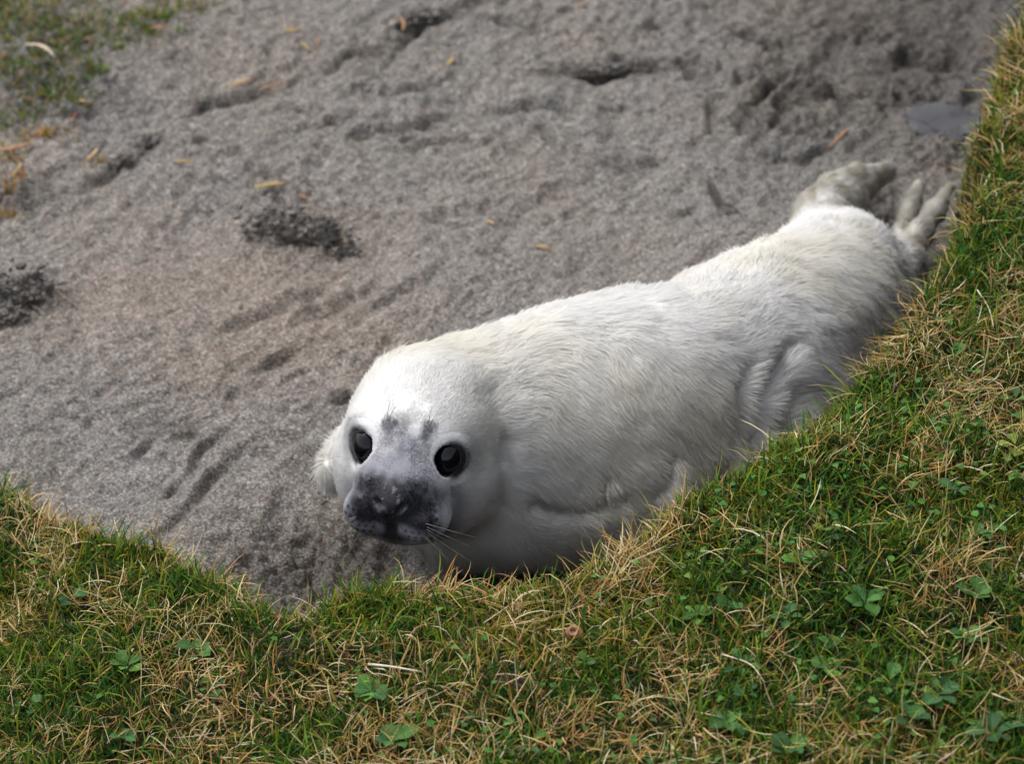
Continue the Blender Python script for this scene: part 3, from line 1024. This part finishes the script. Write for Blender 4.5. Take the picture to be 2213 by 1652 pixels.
def join_blades(name, parts):
    vs, qs, ts, cs, off = [], [], [], [], 0
    for v, q, t, c in parts:
        vs.append(v); qs.append(q + off); ts.append(t + off); cs.append(c); off += len(v)
    return mesh_np(name, np.concatenate(vs), [np.concatenate(qs), np.concatenate(ts)], np.concatenate(cs), smooth=False)

def palette(n, cols, wts, var=.18):
    cols = np.array(cols)
    i = rng.choice(len(cols), n, p=np.array(wts) / np.sum(wts))
    c = cols[i] * (1 + rng.normal(0, var, (n, 1))) * (1 + rng.normal(0, .05, (n, 3)))
    return np.clip(c, .005, .8)

STRAWS = [(.42, .28, .105), (.54, .41, .19), (.34, .18, .045), (.63, .53, .34), (.20, .125, .045)]
GREENS = [(.055, .128, .009), (.100, .180, .012), (.022, .070, .009), (.20, .22, .017), (.030, .098, .016)]
MOSSES = [(.17, .18, .010), (.08, .105, .008), (.23, .215, .016), (.028, .05, .006)]

def bank_sample(n, dmin=-.034):
    x = rng.uniform(-.86, 1.0, n); y = rng.uniform(-1.18, 1.25, n)
    # only where the view cone (with a margin) sees the turf
    z, d = bank_z(x, y)
    px, py = proj(np.stack([x, y, z], 1))
    k = (d > dmin) & (px > -230) & (px < 2213 + 230) & (py > -200) & (py < 1652 + 200)
    return x[k], y[k], z[k], d[k]

parts = []
dens = lambda x, y: fbm2(x, y, 14, 3, 500) - .28 * sstep(-.1, .45, x) * sstep(-.35, -.75, y)             # >0 dry, <0 green
gaps = lambda x, y: fbm2(x, y, 17, 3, 510)
# moss and short undergrowth
x, y, z, d = bank_sample(520000)
g = gaps(x, y); k = (g > -1.3 + .25 * rng.random(len(x))); x, y, z, d = x[k], y[k], z[k], d[k]
n = len(x)
mo = fbm2(x, y, 7, 3, 520)
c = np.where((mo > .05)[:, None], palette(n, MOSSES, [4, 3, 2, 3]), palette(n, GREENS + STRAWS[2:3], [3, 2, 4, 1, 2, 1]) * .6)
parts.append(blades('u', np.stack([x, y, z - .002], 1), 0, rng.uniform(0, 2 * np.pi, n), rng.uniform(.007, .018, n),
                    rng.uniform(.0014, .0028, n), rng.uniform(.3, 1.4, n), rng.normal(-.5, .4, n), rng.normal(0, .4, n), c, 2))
# lying thatch
x, y, z, d = bank_sample(100000)
dn = dens(x, y); k = rng.random(len(x)) < sstep(-.75, .35, dn) * .92 + .08
k &= gaps(x, y) > -.45 + .3 * rng.random(len(x))
x, y, z, d = x[k], y[k], z[k], d[k]; n = len(x)
hd_ = 2.2 * fbm2(x, y, 5, 2, 530) + rng.normal(0, 1.1, n)
parts.append(blades('t', np.stack([x, y, z + rng.uniform(.001, .012, n)], 1), 0, hd_, rng.uniform(.016, .048, n),
                    rng.uniform(.0008, .0016, n), rng.normal(.28, .22, n), rng.normal(-.45, .4, n), rng.normal(0, .7, n),
                    palette(n, STRAWS, [5, 4, 3, 2, 3]), 4))
# upright dry blades
x, y, z, d = bank_sample(80000)
dn = dens(x, y); k = rng.random(len(x)) < sstep(-.7, .4, dn)
x, y, z, d = x[k], y[k], z[k], d[k]; n = len(x)
parts.append(blades('s', np.stack([x, y, z - .002], 1), 0, rng.uniform(0, 2 * np.pi, n), rng.gamma(5, .0052, n).clip(.010, .06),
                    rng.uniform(.0009, .0018, n), rng.normal(1.0, .28, n), rng.normal(-.6, .6, n), rng.normal(0, .6, n),
                    palette(n, STRAWS + [(.32, .30, .06)], [4, 4, 3, 2, 1, 2]), 4))
# green blades
x, y, z, d = bank_sample(190000)
dn = dens(x, y); k = rng.random(len(x)) < sstep(.75, -.4, dn) * .9 + .1
x, y, z, d = x[k], y[k], z[k], d[k]; n = len(x)
parts.append(blades('g', np.stack([x, y, z - .002], 1), 0, rng.uniform(0, 2 * np.pi, n), rng.gamma(5, .0048, n).clip(.010, .055),
                    rng.uniform(.0011, .0023, n), rng.normal(.95, .30, n), rng.normal(-.7, .5, n), rng.normal(0, .5, n),
                    palette(n, GREENS, [4, 4, 4, 2, 2]), 3))
# fringe leaning out over the edge
x, y, z, d = bank_sample(80000, -.042)
k = (d < .018); x, y, z, d = x[k], y[k], z[k], d[k]; n = len(x)
ex = (bank_d(x + .004, y) - bank_d(x - .004, y)); ey = (bank_d(x, y + .004) - bank_d(x, y - .004))
out_az = np.arctan2(-ey, -ex)
parts.append(blades('f', np.stack([x, y, z - .002], 1), 0, out_az + rng.normal(0, 1.0, n), rng.gamma(4, .0062, n).clip(.010, .06),
                    rng.uniform(.0009, .0020, n), rng.normal(.75, .4, n), rng.normal(-.6, .6, n), rng.normal(0, .5, n),
                    palette(n, STRAWS + GREENS, [4, 3, 3, 1, 2, 3, 3, 2, 3, 1]), 4))
# the turf goes on beyond the frame, in coarser blades
n = 150000
x = rng.uniform(-2.2, 2.4, n); y = rng.uniform(-2.6, 2.6, n)
z, d = bank_z(x, y); px, py = proj(np.stack([x, y, z], 1))
k = (d > -.034) & ~((px > -200) & (px < 2413) & (py > -170) & (py < 1822)) & (x < 1.9)
x, y, z = x[k], y[k], z[k]; n = len(x)
parts.append(blades('o', np.stack([x, y, z - .003], 1), 0, rng.uniform(0, 2 * np.pi, n), rng.gamma(5, .0085, n).clip(.018, .08),
                    rng.uniform(.0025, .0060, n), rng.normal(.65, .4, n), rng.normal(-.6, .5, n), rng.normal(0, .6, n),
                    palette(n, STRAWS + GREENS + MOSSES[:2], [4, 3, 3, 1, 2, 4, 4, 4, 2, 2, 3, 3]), 3))
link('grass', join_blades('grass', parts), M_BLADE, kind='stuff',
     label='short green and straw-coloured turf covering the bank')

# sparse grass on the open sand, far left corner
def sand_sample(n, box):
    p = np.array([unproj(a, b, 0) for a, b in zip(rng.uniform(box[0], box[2], n), rng.uniform(box[1], box[3], n))])
    return p[:, 0], p[:, 1], sand_z(p[:, 0], p[:, 1])

x, y, z = sand_sample(70000, (-330, -330, 480, 330))
px, py = proj(np.stack([x, y, z], 1))
cover = sstep(1.15, .15, np.maximum((px / 390), 0) ** 1.4 + np.maximum(py / 265, 0) ** 1.6 + .55 * fbm2(x, y, 11, 3, 540))
k = rng.random(len(x)) < cover * .62
x, y, z = x[k], y[k], z[k]; n = len(x)
parts = [blades('p', np.stack([x, y, z - .003], 1), 0, rng.uniform(0, 6.28, n), rng.uniform(.008, .03, n), rng.uniform(.0012, .0026, n),
                rng.normal(.7, .4, n), rng.normal(-.6, .5, n), rng.normal(0, .6, n),
                palette(n, GREENS + MOSSES + STRAWS[2:5:2] + [(.33, .27, .2)], [4, 3, 4, 2, 2, 2, 2, 1, 2, 3, 2, 5]) * .85, 3)]
for (tx, ty, kk) in [(205, 160, 40), (52, 250, 34), (350, 65, 46), (300, 58, 40), (395, 95, 14), (180, 170, 16), (95, 300, 26), (120, 215, 20), (255, 122, 26), (-10, 330, 40), (28, 345, 30), (30, 400, 40), (10, 455, 30), (110, 300, 24), (215, 350, 22), (150, 290, 16), (60, 290, 30), (330, 100, 20)]:
    cx, cy = groundxy([(tx, ty)])[0]
    x = cx + rng.normal(0, .009, kk); y = cy + rng.normal(0, .009, kk); z = sand_z(x, y)
    parts.append(blades('p', np.stack([x, y, z - .003], 1), 0, rng.uniform(0, 6.28, kk), rng.uniform(.010, .026, kk), rng.uniform(.0018, .003, kk),
                        rng.normal(.8, .3, kk), rng.normal(-.6, .4, kk), rng.normal(0, .5, kk),
                        palette(kk, GREENS + MOSSES[:1], [4, 4, 2, 3, 1, 3]) if ty < 280 else palette(kk, STRAWS[2:5:2] + MOSSES[2:3] + [(.30, .13, .05)], [3, 2, 3, 3]), 3))
link('sparse_grass', join_blades('sparse_grass', parts), M_BLADE, kind='stuff',
     label='thin patch of low grass and moss on the sand in the far left corner')

# ------------------------------------------------------------------ small round leaves through the turf
def leaf_verts(nu=7, nw=4, Lr=1.0, Wr=.55, cup=.18, droop=.25, narrow=.35):
    """obovate leaf along +X, base at the origin, unit length"""
    v = []; f = []
    for i in range(nu + 1):
        t = i / nu
        wv = Wr * .5 * (math.sin(math.pi * min(1, t ** 1.45)) ** .75 if 0 < t < 1 else .02) + .03 * (1 - t)
        for j in range(-nw // 2, nw // 2 + 1):
            s = j / (nw / 2)
            v.append((t * Lr, s * wv, cup * wv * abs(s) * 1.6 + .22 * t - droop * t * t * 1.4 + .015 * math.sin(9 * t + 5 * s)))
    m = nw + 1
    for i in range(nu):
        for j in range(nw):
            f.append((i * m + j, (i + 1) * m + j, (i + 1) * m + j + 1, i * m + j + 1))
    return np.array(v), np.array(f)

vs, fs, cs, off = [], [], [], 0
x, y, z, d = bank_sample(16000, .02)
lp = fbm2(x, y, 8, 3, 560)
k = (rng.random(len(x)) < sstep(-.3, .6, lp) * 1.0 * sstep(-.5, .3, x) + .05)
x, y, z = x[k], y[k], z[k]
lv, lf = leaf_verts(4, 2, 1, .8, .2, .2)
for i in range(len(x)):
    s = random.uniform(.005, .011); a = random.uniform(0, 6.28); ti = random.gauss(0, .35)
    ca, sa = math.cos(a), math.sin(a)
    q = lv * s
    q = np.stack([q[:, 0], q[:, 1] * math.cos(ti) - q[:, 2] * math.sin(ti), q[:, 1] * math.sin(ti) + q[:, 2] * math.cos(ti)], 1)
    vs.append(np.stack([q[:, 0] * ca - q[:, 1] * sa + x[i], q[:, 0] * sa + q[:, 1] * ca + y[i], q[:, 2] + z[i] + random.uniform(.004, .014)], 1))
    fs.append(lf + off); off += len(lv)
    cs.append(np.repeat(np.array([[.055, .155, .03]]) * random.uniform(.6, 1.6) * np.array([[random.uniform(.8, 1.5), 1, random.uniform(.7, 1.2)]]), len(lv), 0))
link('clover', mesh_np('clover', np.concatenate(vs), [np.concatenate(fs)], np.concatenate(cs)), attr_leafy('clover_leaf', .3, .55, .16), kind='stuff',
     label='small round clover leaves scattered through the turf')

# ------------------------------------------------------------------ rosette weeds
def weed_material(name, c1, c2):
    m, nt, bs, out = new_mat(name)
    tc = N(nt, 'ShaderNodeTexCoord'); sp = N(nt, 'ShaderNodeSeparateXYZ'); nt.links.new(tc.outputs['Object'], sp.inputs[0])
    ab = N(nt, 'ShaderNodeMath', operation='ABSOLUTE'); nt.links.new(sp.outputs[1], ab.inputs[0])
    rv = ramp(nt, [(0.0, (1.7, 1.6, 1.5)), (0.035, (1, 1, 1))]); nt.links.new(ab.outputs[0], rv.inputs[0])
    n = N(nt, 'ShaderNodeTexNoise'); n.inputs['Scale'].default_value = 5; n.inputs['Detail'].default_value = 4
    oi = N(nt, 'ShaderNodeObjectInfo')
    ad = N(nt, 'ShaderNodeVectorMath', operation='ADD'); nt.links.new(tc.outputs['Object'], ad.inputs[0]); nt.links.new(oi.outputs['Random'], ad.inputs[1])
    nt.links.new(ad.outputs[0], n.inputs['Vector'])
    r = ramp(nt, [(0.3, c1), (0.7, c2)]); nt.links.new(n.outputs[0], r.inputs[0])
    c = mixc(nt, r.outputs[0], rv.outputs[0], 1.0, 'MULTIPLY')
    hsv = N(nt, 'ShaderNodeHueSaturation')
    mr = N(nt, 'ShaderNodeMapRange'); mr.inputs[3].default_value = .7; mr.inputs[4].default_value = 1.35
    nt.links.new(oi.outputs['Random'], mr.inputs[0]); nt.links.new(mr.outputs[0], hsv.inputs['Value']); nt.links.new(c, hsv.inputs['Color'])
    nt.links.new(hsv.outputs[0], bs.inputs['Base Color'])
    bs.inputs['Roughness'].default_value = .55
    bs.inputs['Specular IOR Level'].default_value = .16
    trn = N(nt, 'ShaderNodeBsdfTranslucent'); nt.links.new(hsv.outputs[0], trn.inputs['Color'])
    mxs = N(nt, 'ShaderNodeMixShader'); mxs.inputs[0].default_value = .22
    nt.links.new(bs.outputs[0], mxs.inputs[1]); nt.links.new(trn.outputs[0], mxs.inputs[2]); nt.links.new(mxs.outputs[0], out.inputs['Surface'])
    return m

M_WEED = [weed_material('weed_green', (.038, .105, .022), (.060, .145, .030)),
          weed_material('weed_bright', (.055, .140, .024), (.090, .19, .034)),
          weed_material('weed_dark', (.024, .072, .022), (.040, .105, .032)),
          weed_material('weed_yellow', (.12, .18, .03), (.19, .22, .04))]
LEAF = {}
def leaf_mesh(shape, mi):
    if (shape, mi) not in LEAF:
        a = [(7, 4, 1, .62, .20, .22), (7, 4, 1, .40, .25, .30), (6, 4, 1, .80, .15, .15)][shape]
        v, f = leaf_verts(*a)
        me = mesh_np('leaf', v, [f]); me.materials.append(M_WEED[mi]); LEAF[(shape, mi)] = me
    return LEAF[(shape, mi)]

# px, py, leaves, leaf length (m), shape, material, label
WEEDS = [
    (1362, 1312, 6, .026, 1, 0, 'green four-armed leaf rosette just left of the brightest leafy patch, upper middle of turf'),
    (1430, 1207, 4, .024, 0, 1, 'pale oval-leaved weed nearest the turf edge below the seal flank'),
    (1505, 1345, 7, .024, 0, 1, 'bright round-leaved rosette in the middle of the right-hand turf'),
    (1575, 1330, 4, .020, 2, 0, 'small leafy weed right beside the bright middle rosette'),
    (1728, 1234, 6, .022, 2, 1, 'clustered light green weed halfway up the right-hand turf'),
    (1793, 1185, 4, .020, 0, 2, 'dark-leaved weed above the clustered light green one'),
    (1868, 1320, 6, .030, 0, 0, 'large broad-leaved weed at the centre of the right-hand turf'),
    (1700, 1352, 5, .022, 0, 2, 'dark green weed left of the large broad-leaved one'),
    (1800, 1415, 4, .024, 2, 0, 'single-clump round-leaved weed below the large broad-leaved one'),
    (1793, 1460, 5, .022, 2, 1, 'light green lobed weed low in the right-hand turf'),
    (1604, 1455, 6, .026, 1, 0, 'feathery spreading weed left of the light green lobed one'),
    (1612, 1522, 4, .024, 0, 2, 'dark upright-leaved weed under the feathery spreading one'),
    (1566, 1580, 6, .028, 0, 0, 'broad flat-leaved weed near the bottom edge, right of centre'),
    (1706, 1640, 5, .026, 2, 2, 'dark leaves cut by the bottom edge, right of centre'),
    (1921, 1495, 4, .026, 0, 0, 'fan of green leaves left of the big dark rosette, lower right'),
    (2027, 1521, 6, .034, 0, 2, 'big dark green rosette in the lower right turf'),
    (1967, 1578, 5, .024, 2, 2, 'small dark rosette just below the big dark rosette, lower right'),
    (2144, 1606, 6, .034, 0, 2, 'long-leaved rosette in the bottom right corner'),
    (2091, 1396, 7, .024, 2, 1, 'yellowish round-leaved weed on the right side, above the big dark rosette'),
    (2110, 1302, 5, .026, 2, 0, 'lobed green weed close to the right edge, above the yellowish one'),
    (2108, 1175, 6, .022, 0, 0, 'cluster of oval leaves near the right edge, halfway up'),
    (1967, 1087, 2, .024, 0, 1, 'pair of bright oval leaves lying flat in the upper right turf'),
    (2063, 1080, 5, .022, 0, 2, 'dark leaf cluster right of the pair of bright oval leaves'),
    (2192, 985, 4, .026, 0, 3, 'yellow-green leafed weed at the right edge of the frame'),
    (2195, 880, 6, .022, 2, 2, 'dark clover-like clump at the right edge, upper turf'),
    (2065, 785, 5, .020, 2, 0, 'small round-leaved clump high on the right-hand turf'),
    (2045, 712, 3, .024, 0, 0, 'topmost broad-leaved weed beside the seal rump'),
    (1790, 1160, 3, .018, 2, 3, 'yellowish small leaves near the upper middle of the right turf'),
    (1265, 1452, 4, .018, 2, 1, 'three bright oval leaves below the brown seed pod'),
    (922, 1345, 6, .020, 2, 1, 'leafy green cluster below the seal head, in the turf'),
    (1025, 1312, 3, .020, 0, 0, 'two-leaved weed right of the cluster below the seal head'),
    (805, 1515, 8, .026, 2, 1, 'large clover-leaved clump in the middle of the lower turf'),
    (850, 1622, 6, .030, 0, 0, 'broad-leaved weed at the bottom edge below the clover-leaved clump'),
    (1002, 1580, 3, .014, 2, 2, 'tiny three-leaved clover low in the middle turf'),
    (1075, 1592, 2, .018, 2, 1, 'lone pale oval leaves near the bottom edge, centre'),
    (1145, 1625, 4, .024, 1, 2, 'dark narrow-leaved weed at the bottom edge, centre'),
    (430, 1421, 6, .026, 0, 0, 'green rosette with raised leaves in the left turf'),
    (276, 1458, 5, .022, 2, 1, 'bright small-leaved weed left of the raised-leaf rosette'),
    (157, 1309, 4, .022, 0, 2, 'dark leafed weed in the upper left turf'),
    (273, 1611, 4, .024, 0, 2, 'dark weed near the bottom edge in the left turf'),
    (459, 1503, 4, .020, 2, 0, 'green leaf pair cluster below the raised-leaf rosette, left turf'),
    (67, 1544, 3, .020, 2, 0, 'small weed close to the left edge, lower turf'),
]
M_STEM = plain('weed_stem', (.05, .11, .03), (.09, .16, .05), 60, .6, .3, 0)
sv, sf = tube([(0, 0, -.010), (0, 0, .002), (0, 0, .008)], [.0022, .0022, .0012], 6)
stem_me = mesh_np('stem', sv, sf)
for (px, py, nl, LL, shp, mi, lab) in WEEDS:
    p = bank_point(px, py)
    o = link('broadleaf_weed', None, None, None, lab, 'weed', 'broad-leaved weeds growing in the turf')
    o.location = (p[0], p[1], p[2] + .002)
    link('stem', stem_me, M_STEM, o)
    a0_ = random.uniform(0, 6.28)
    for i in range(nl):
        lo_ = link('leaf', leaf_mesh(shp, mi if random.random() < .8 else random.choice((0, 1, 2))), None, o)
        s = LL * random.uniform(.45, .88)
        a = a0_ + i * 6.283 / nl + random.uniform(-.35, .35)
        lo_.scale = (s, s * random.uniform(.85, 1.15), s)
        lo_.rotation_euler = (random.gauss(0, .22), random.uniform(-.50, -.10), a)
        off_ = .002 if nl > 2 else .006
        lo_.location = (off_ * math.cos(a), off_ * math.sin(a), random.uniform(.003, .011))

# ------------------------------------------------------------------ dry stalks on the turf and its edge
def stalk(pts, r0, r1, mat, lab, name='dry_stalk', cat='stalk', group='dry stalks on the turf'):
    P = catmull(np.array(pts), 5)
    c = P[0].copy()
    v, f = tube(P - c, np.linspace(r0, r1, len(P)) * .72, 6)
    o = link(name, mesh_np(name, v, f), mat, None, lab, cat, group)
    o.location = c
    return o

def turf_stalk(pxs, r0, r1, mat, lab):
    """pxs: (px, py, height above the turf's base point); a standing stalk keeps the depth of its foot"""
    q = bank_point(*pxs[0][:2]); pts = []
    for (a, b, lift) in pxs:
        if lift is None:
            p = bank_point(a, b); p[2] += .014
        else:
            d = CFWD + CX * ((a - W0 / 2) / FPX) + CUP * (-(b - H0 / 2) / FPX)
            t = (q[1] + lift - CAM[1]) / d[1]
            p = CAM + d * t
        pts.append(p)
    stalk(pts, r0, r1, mat, lab)

turf_stalk([(797, 1461, None), (850, 1467, None), (913, 1478, None)], .0019, .0011, M_PALE, 'thick pale straw stalk lying flat across the middle of the lower turf')
turf_stalk([(1468, 1080, 0), (1455, 1052, 0), (1430, 1022, .01)], .0011, .0007, M_STRAW, 'leaning straw stalk standing at the turf edge against the seal flank')
turf_stalk([(1479, 1085, 0), (1478, 1050, 0), (1476, 1015, 0)], .0012, .0008, M_DEBRIS, 'dark upright stalk at the turf edge beside the leaning straw one')
turf_stalk([(1536, 1062, 0), (1540, 1035, 0), (1530, 1016, .0), (1508, 1014, .005)], .0010, .0007, M_PALE, 'pale stalk with a hooked tip at the turf edge')
turf_stalk([(1252, 1205, 0), (1275, 1190, .0), (1310, 1175, .01), (1345, 1158, .02)], .0009, .0006, M_PALE, 'long thin stalk arching along the turf edge under the seal belly')
turf_stalk([(1670, 985, 0), (1676, 960, 0), (1690, 945, .0), (1712, 940, .005)], .0010, .0006, M_PALE, 'curled pale stalk looping over the turf edge, right of the belly fold')
turf_stalk([(1905, 765, 0), (1890, 735, 0), (1870, 712, .01)], .0011, .0006, M_PALE, 'light stalk leaning out over the turf edge below the rump')
turf_stalk([(1905, 790, 0), (1880, 765, 0), (1868, 748, .01)], .0009, .0006, M_STRAW, 'shorter straw stalk just under the leaning light stalk below the rump')
turf_stalk([(1560, 1440, None), (1620, 1462, None), (1650, 1500, None)], .0010, .0007, M_PALE, 'pale bent stalk over the feathery weed in the lower right turf')
turf_stalk([(2110, 650, None), (2135, 690, None), (2145, 730, None)], .0011, .0007, M_PALE, 'pale curved stalk lying on the right-hand turf beside the rump')
turf_stalk([(862, 1225, 0), (866, 1200, 0), (872, 1195, 0)], .0010, .0006, M_STRAW, 'short straw stalk standing at the turf edge under the chin')

# brown pod in a dark gap
p = bank_point(1240, 1398)
v, f = uv_sphere(.0088, 24, 16, (1.1, .95, .9))
nn = noise3(v * 260, 600)
v = v * (1 + .10 * nn[:, None]); v[:, 2] *= np.where(v[:, 2] > .004, .75, 1)
pod = link('seed_pod', None, None, None, 'small round brown seed pod lying in a dark gap in the turf', 'seed pod')
pod.location = (p[0], p[1], p[2] + .016)
link('shell', mesh_np('shell', v, [f]), M_POD, pod)
tv, tf = torus(.0040, .0016, 20, 8)
cap = link('cap_ring', mesh_np('cap_ring', tv, [tf]), M_ORANGE, pod); cap.location = (-.001, -.004, .0058); cap.rotation_euler = (.7, 0, 0)

# ------------------------------------------------------------------ things lying on the sand
def clump(px, py, size, seed, lab, rot=0.0, z0=.3, ncr=70):
    """a crusted lump of sand: many crumbs stuck together, ragged at the rim"""
    rg = np.random.default_rng(seed)
    sv_, sf_ = uv_sphere(1.0, 12, 8)
    vs, fs, off = [], [], 0
    cr = .085 * min(size[0], size[1] * 1.6)
    cv, cf = uv_sphere(1.0, 90, 50)
    cw = noise3(cv * 1.7, seed) * .28 + noise3(cv * 4.2, seed + 5) * .20 + (1 - np.abs(noise3(cv * 8.5, seed + 6))) * .16 + noise3(cv * 17, seed + 7) * .12 + noise3(cv * 34, seed + 8) * .06
    cv = cv * (.70 + cw)[:, None] * np.array(size)
    vs.append(cv); fs.append(cf); off = len(cv)
    for i in range(ncr):
        u = rg.normal(0, 1, 3); u /= np.linalg.norm(u)
        rad = rg.uniform(.75, 1.25)
        c = u * rad * np.array(size) * (1 + .25 * rg.normal())
        c[2] = abs(c[2]) * (1.0 if rg.random() < .85 else -.4)
        r = min(cr * rg.gamma(1.3, .40) + cr * .16, cr * 1.5)
        v = sv_ * (1 + .40 * noise3(sv_ * 1.7 + i * 3.1, seed)[:, None] + .28 * noise3(sv_ * 4.5 + i, seed + 1)[:, None])
        v = v * r * np.array([rg.uniform(.8, 1.4), rg.uniform(.8, 1.3), rg.uniform(.6, 1.0)]) + c
        vs.append(v); fs.append(sf_ + off); off += len(v)
    x, y = groundxy([(px, py)])[0]
    o = link('sand_clump', mesh_np('sand_clump', np.concatenate(vs), [np.concatenate(fs)]), M_CLUMP, None, lab, 'sand clump', 'crusted clumps of sand')
    o.location = (x, y, float(sand_z(x, y)[0]) + size[2] * z0 * .5)
    o.rotation_euler = (0, 0, rot)
    return o

clump(645, 520, (.066, .020, .026), 700, 'widest crusted sand clump, dark beneath, left of the middle of the sand', -.28, ncr=220)
clump(585, 498, (.030, .022, .018), 760, 'rounded left end of the wide crusted sand clump', .1)
clump(728, 535, (.026, .018, .016), 740, 'small right end of the wide crusted sand clump', -.3)
clump(50, 650, (.042, .034, .030), 710, 'crumbly sand clump at the left edge of the frame', .3, ncr=180)
clump(20, 690, (.022, .016, .012), 715, 'small crumb of sand in front of the clump at the left edge')
clump(330, 312, (.018, .014, .010), 720, 'dark little sand lump in the upper left sand')
clump(268, 352, (.017, .016, .010), 725, 'dark little sand lump below left of its twin, upper left sand', 1.1)
clump(1295, 150, (.05, .016, .012), 730, 'long low sand ridge lump near the top of the sand, centre right', .1)
clump(905, 60, (.036, .016, .012), 735, 'low sand lump in the furrow at the top centre', .5)

def ribbon(px, py, L, wdt, az, bend, mat, lab, name='straw_piece', cat='straw', z_up=.004, curl=.4):
    wdt *= .62; bend *= 2.2
    x, y = groundxy([(px, py)])[0]
    n = 9; T = .0012
    v = []
    pos = np.array([0.0, 0.0, 0.0]); a = az - bend / 2
    for i in range(n):
        t = i / (n - 1)
        wv = wdt * (.25 + .75 * math.sin(math.pi * min(max(t, .04), .96)) ** .6) * .5
        nrm = np.array([-math.sin(a), math.cos(a), .25])
        zz = np.array([0, 0, curl * L * .25 * math.sin(math.pi * t)])
        for s, dz in ((-1, 0), (1, 0), (1, T), (-1, T)):
            v.append(pos + nrm * wv * s + zz + np.array([0, 0, dz]))
        pos = pos + np.array([math.cos(a), math.sin(a), 0]) * L / (n - 1)
        a += bend / (n - 1)
    v = np.array(v); v[:, :2] -= v[:, :2].mean(0)
    f = []
    for i in range(n - 1):
        for j in range(4):
            f.append((i * 4 + j, i * 4 + (j + 1) % 4, (i + 1) * 4 + (j + 1) % 4, (i + 1) * 4 + j))
    f += [(3, 2, 1, 0), ((n - 1) * 4, (n - 1) * 4 + 1, (n - 1) * 4 + 2, (n - 1) * 4 + 3)]
    o = link(name, mesh_np(name, v, [np.array(f)]), mat, None, lab, cat, 'scraps of dead plant on the sand')
    zs = sand_z(v[:, 0] + x, v[:, 1] + y)
    o.location = (x, y, float(np.percentile(zs, 80)) + z_up * .4)
    return o

ribbon(1174, 531, .022, .0065, -.25, .3, M_YELLOW, 'yellow scrap of leaf on open sand above the seal back', 'leaf_scrap', 'leaf')
ribbon(632, 92, .022, .009, .1, .3, M_YELLOW, 'olive yellow scrap at the top of the sand, left of centre', 'leaf_scrap', 'leaf')
ribbon(660, 120, .034, .005, -1.0, .3, M_YELLOW, 'thin yellow strip hanging down from the olive scrap')
ribbon(688, 112, .034, .005, 1.45, .2, M_ORANGE, 'upright brown strip right of the thin yellow strip')
ribbon(590, 203, .040, .006, .55, .2, M_ORANGE, 'pinkish straw piece in the upper left sand')
ribbon(522, 200, .040, .006, .6, .25, M_STRAW, 'straw-coloured piece left of the pinkish straw')
ribbon(868, 75, .048, .009, 1.9, .5, M_ORANGE, 'orange curled scrap beside the furrow at the top')
ribbon(975, 145, .024, .010, 1.2, .4, M_YELLOW, 'brownish yellow scrap in the sand, top centre', 'leaf_scrap', 'leaf')
ribbon(40, 330, .055, .011, .6, .9, M_ORANGE, 'curved orange dead leaf at the left edge of the sand', 'leaf_scrap', 'leaf', .008)
ribbon(38, 372, .045, .007, 1.4, .4, M_YELLOW, 'yellow stem below the curved orange leaf')
ribbon(585, 410, .045, .010, .3, .5, M_YELLOW, 'tan dead leaf above the wide sand clump', 'leaf_scrap', 'leaf', .008)
ribbon(655, 425, .016, .006, -.8, .3, M_ORANGE, 'small dark orange scrap right of the tan dead leaf')
ribbon(742, 532, .018, .008, .1, .4, M_ORANGE, 'orange scrap on the right end of the wide sand clump', 'leaf_scrap', 'leaf', .018)
ribbon(398, 369, .028, .006, .0, .3, M_YELLOW, 'short yellow strip in the upper left sand')
ribbon(1815, 305, .060, .007, 1.1, .3, M_ORANGE, 'brown stem in the sand above the hind flippers')
ribbon(345, 92, .026, .010, .2, .5, M_ORANGE, 'brown curled leaf at the edge of the sparse grass', 'leaf_scrap', 'leaf')
ribbon(90, 125, .060, .006, -.7, -.3, M_PALE, 'pale twig lying in the sparse grass patch')
ribbon(202, 335, .040, .006, 1.3, .4, M_STRAW, 'thin tan stem left of the dark little sand lumps')
ribbon(180, 232, .020, .006, .1, .2, M_STRAW, 'short straw bit below the sparse grass')
ribbon(1060, 483, .014, .005, -.8, .3, M_STRAW, 'tiny straw fleck above the seal shoulders')
ribbon(1540, 415, .050, .005, 1.9, .4, M_DEBRIS, 'dark broken stem on the sand left of the flippers')
ribbon(1575, 455, .035, .006, 2.5, .3, M_DEBRIS, 'dark scrap on the sand just above the seal back')
ribbon(1258, 18, .014, .010, .3, .3, M_ORANGE, 'small brown bit at the top edge, right of centre')

# flat stone by the turf, far right
v, f = uv_sphere(1.0, 64, 40)
nn = noise3(v * 1.4, 800) * .30 + noise3(v * 3.1, 801) * .16 + noise3(v * 9, 802) * .03
v = v * (1 + nn)[:, None] * np.array([.050, .062, .016])
v[:, 2] = np.where(v[:, 2] > .009, .009 + (v[:, 2] - .009) * .3, v[:, 2])
x, y = groundxy([(2045, 282)])[0]
st = link('flat_stone', mesh_np('flat_stone', v, [f]), M_STONE, None, 'smooth dark grey flat stone bedded in the sand beside the turf, upper right', 'stone')
st.location = (x, y, float(sand_z(x, y)[0]) - .003); st.rotation_euler = (0, .05, .5)
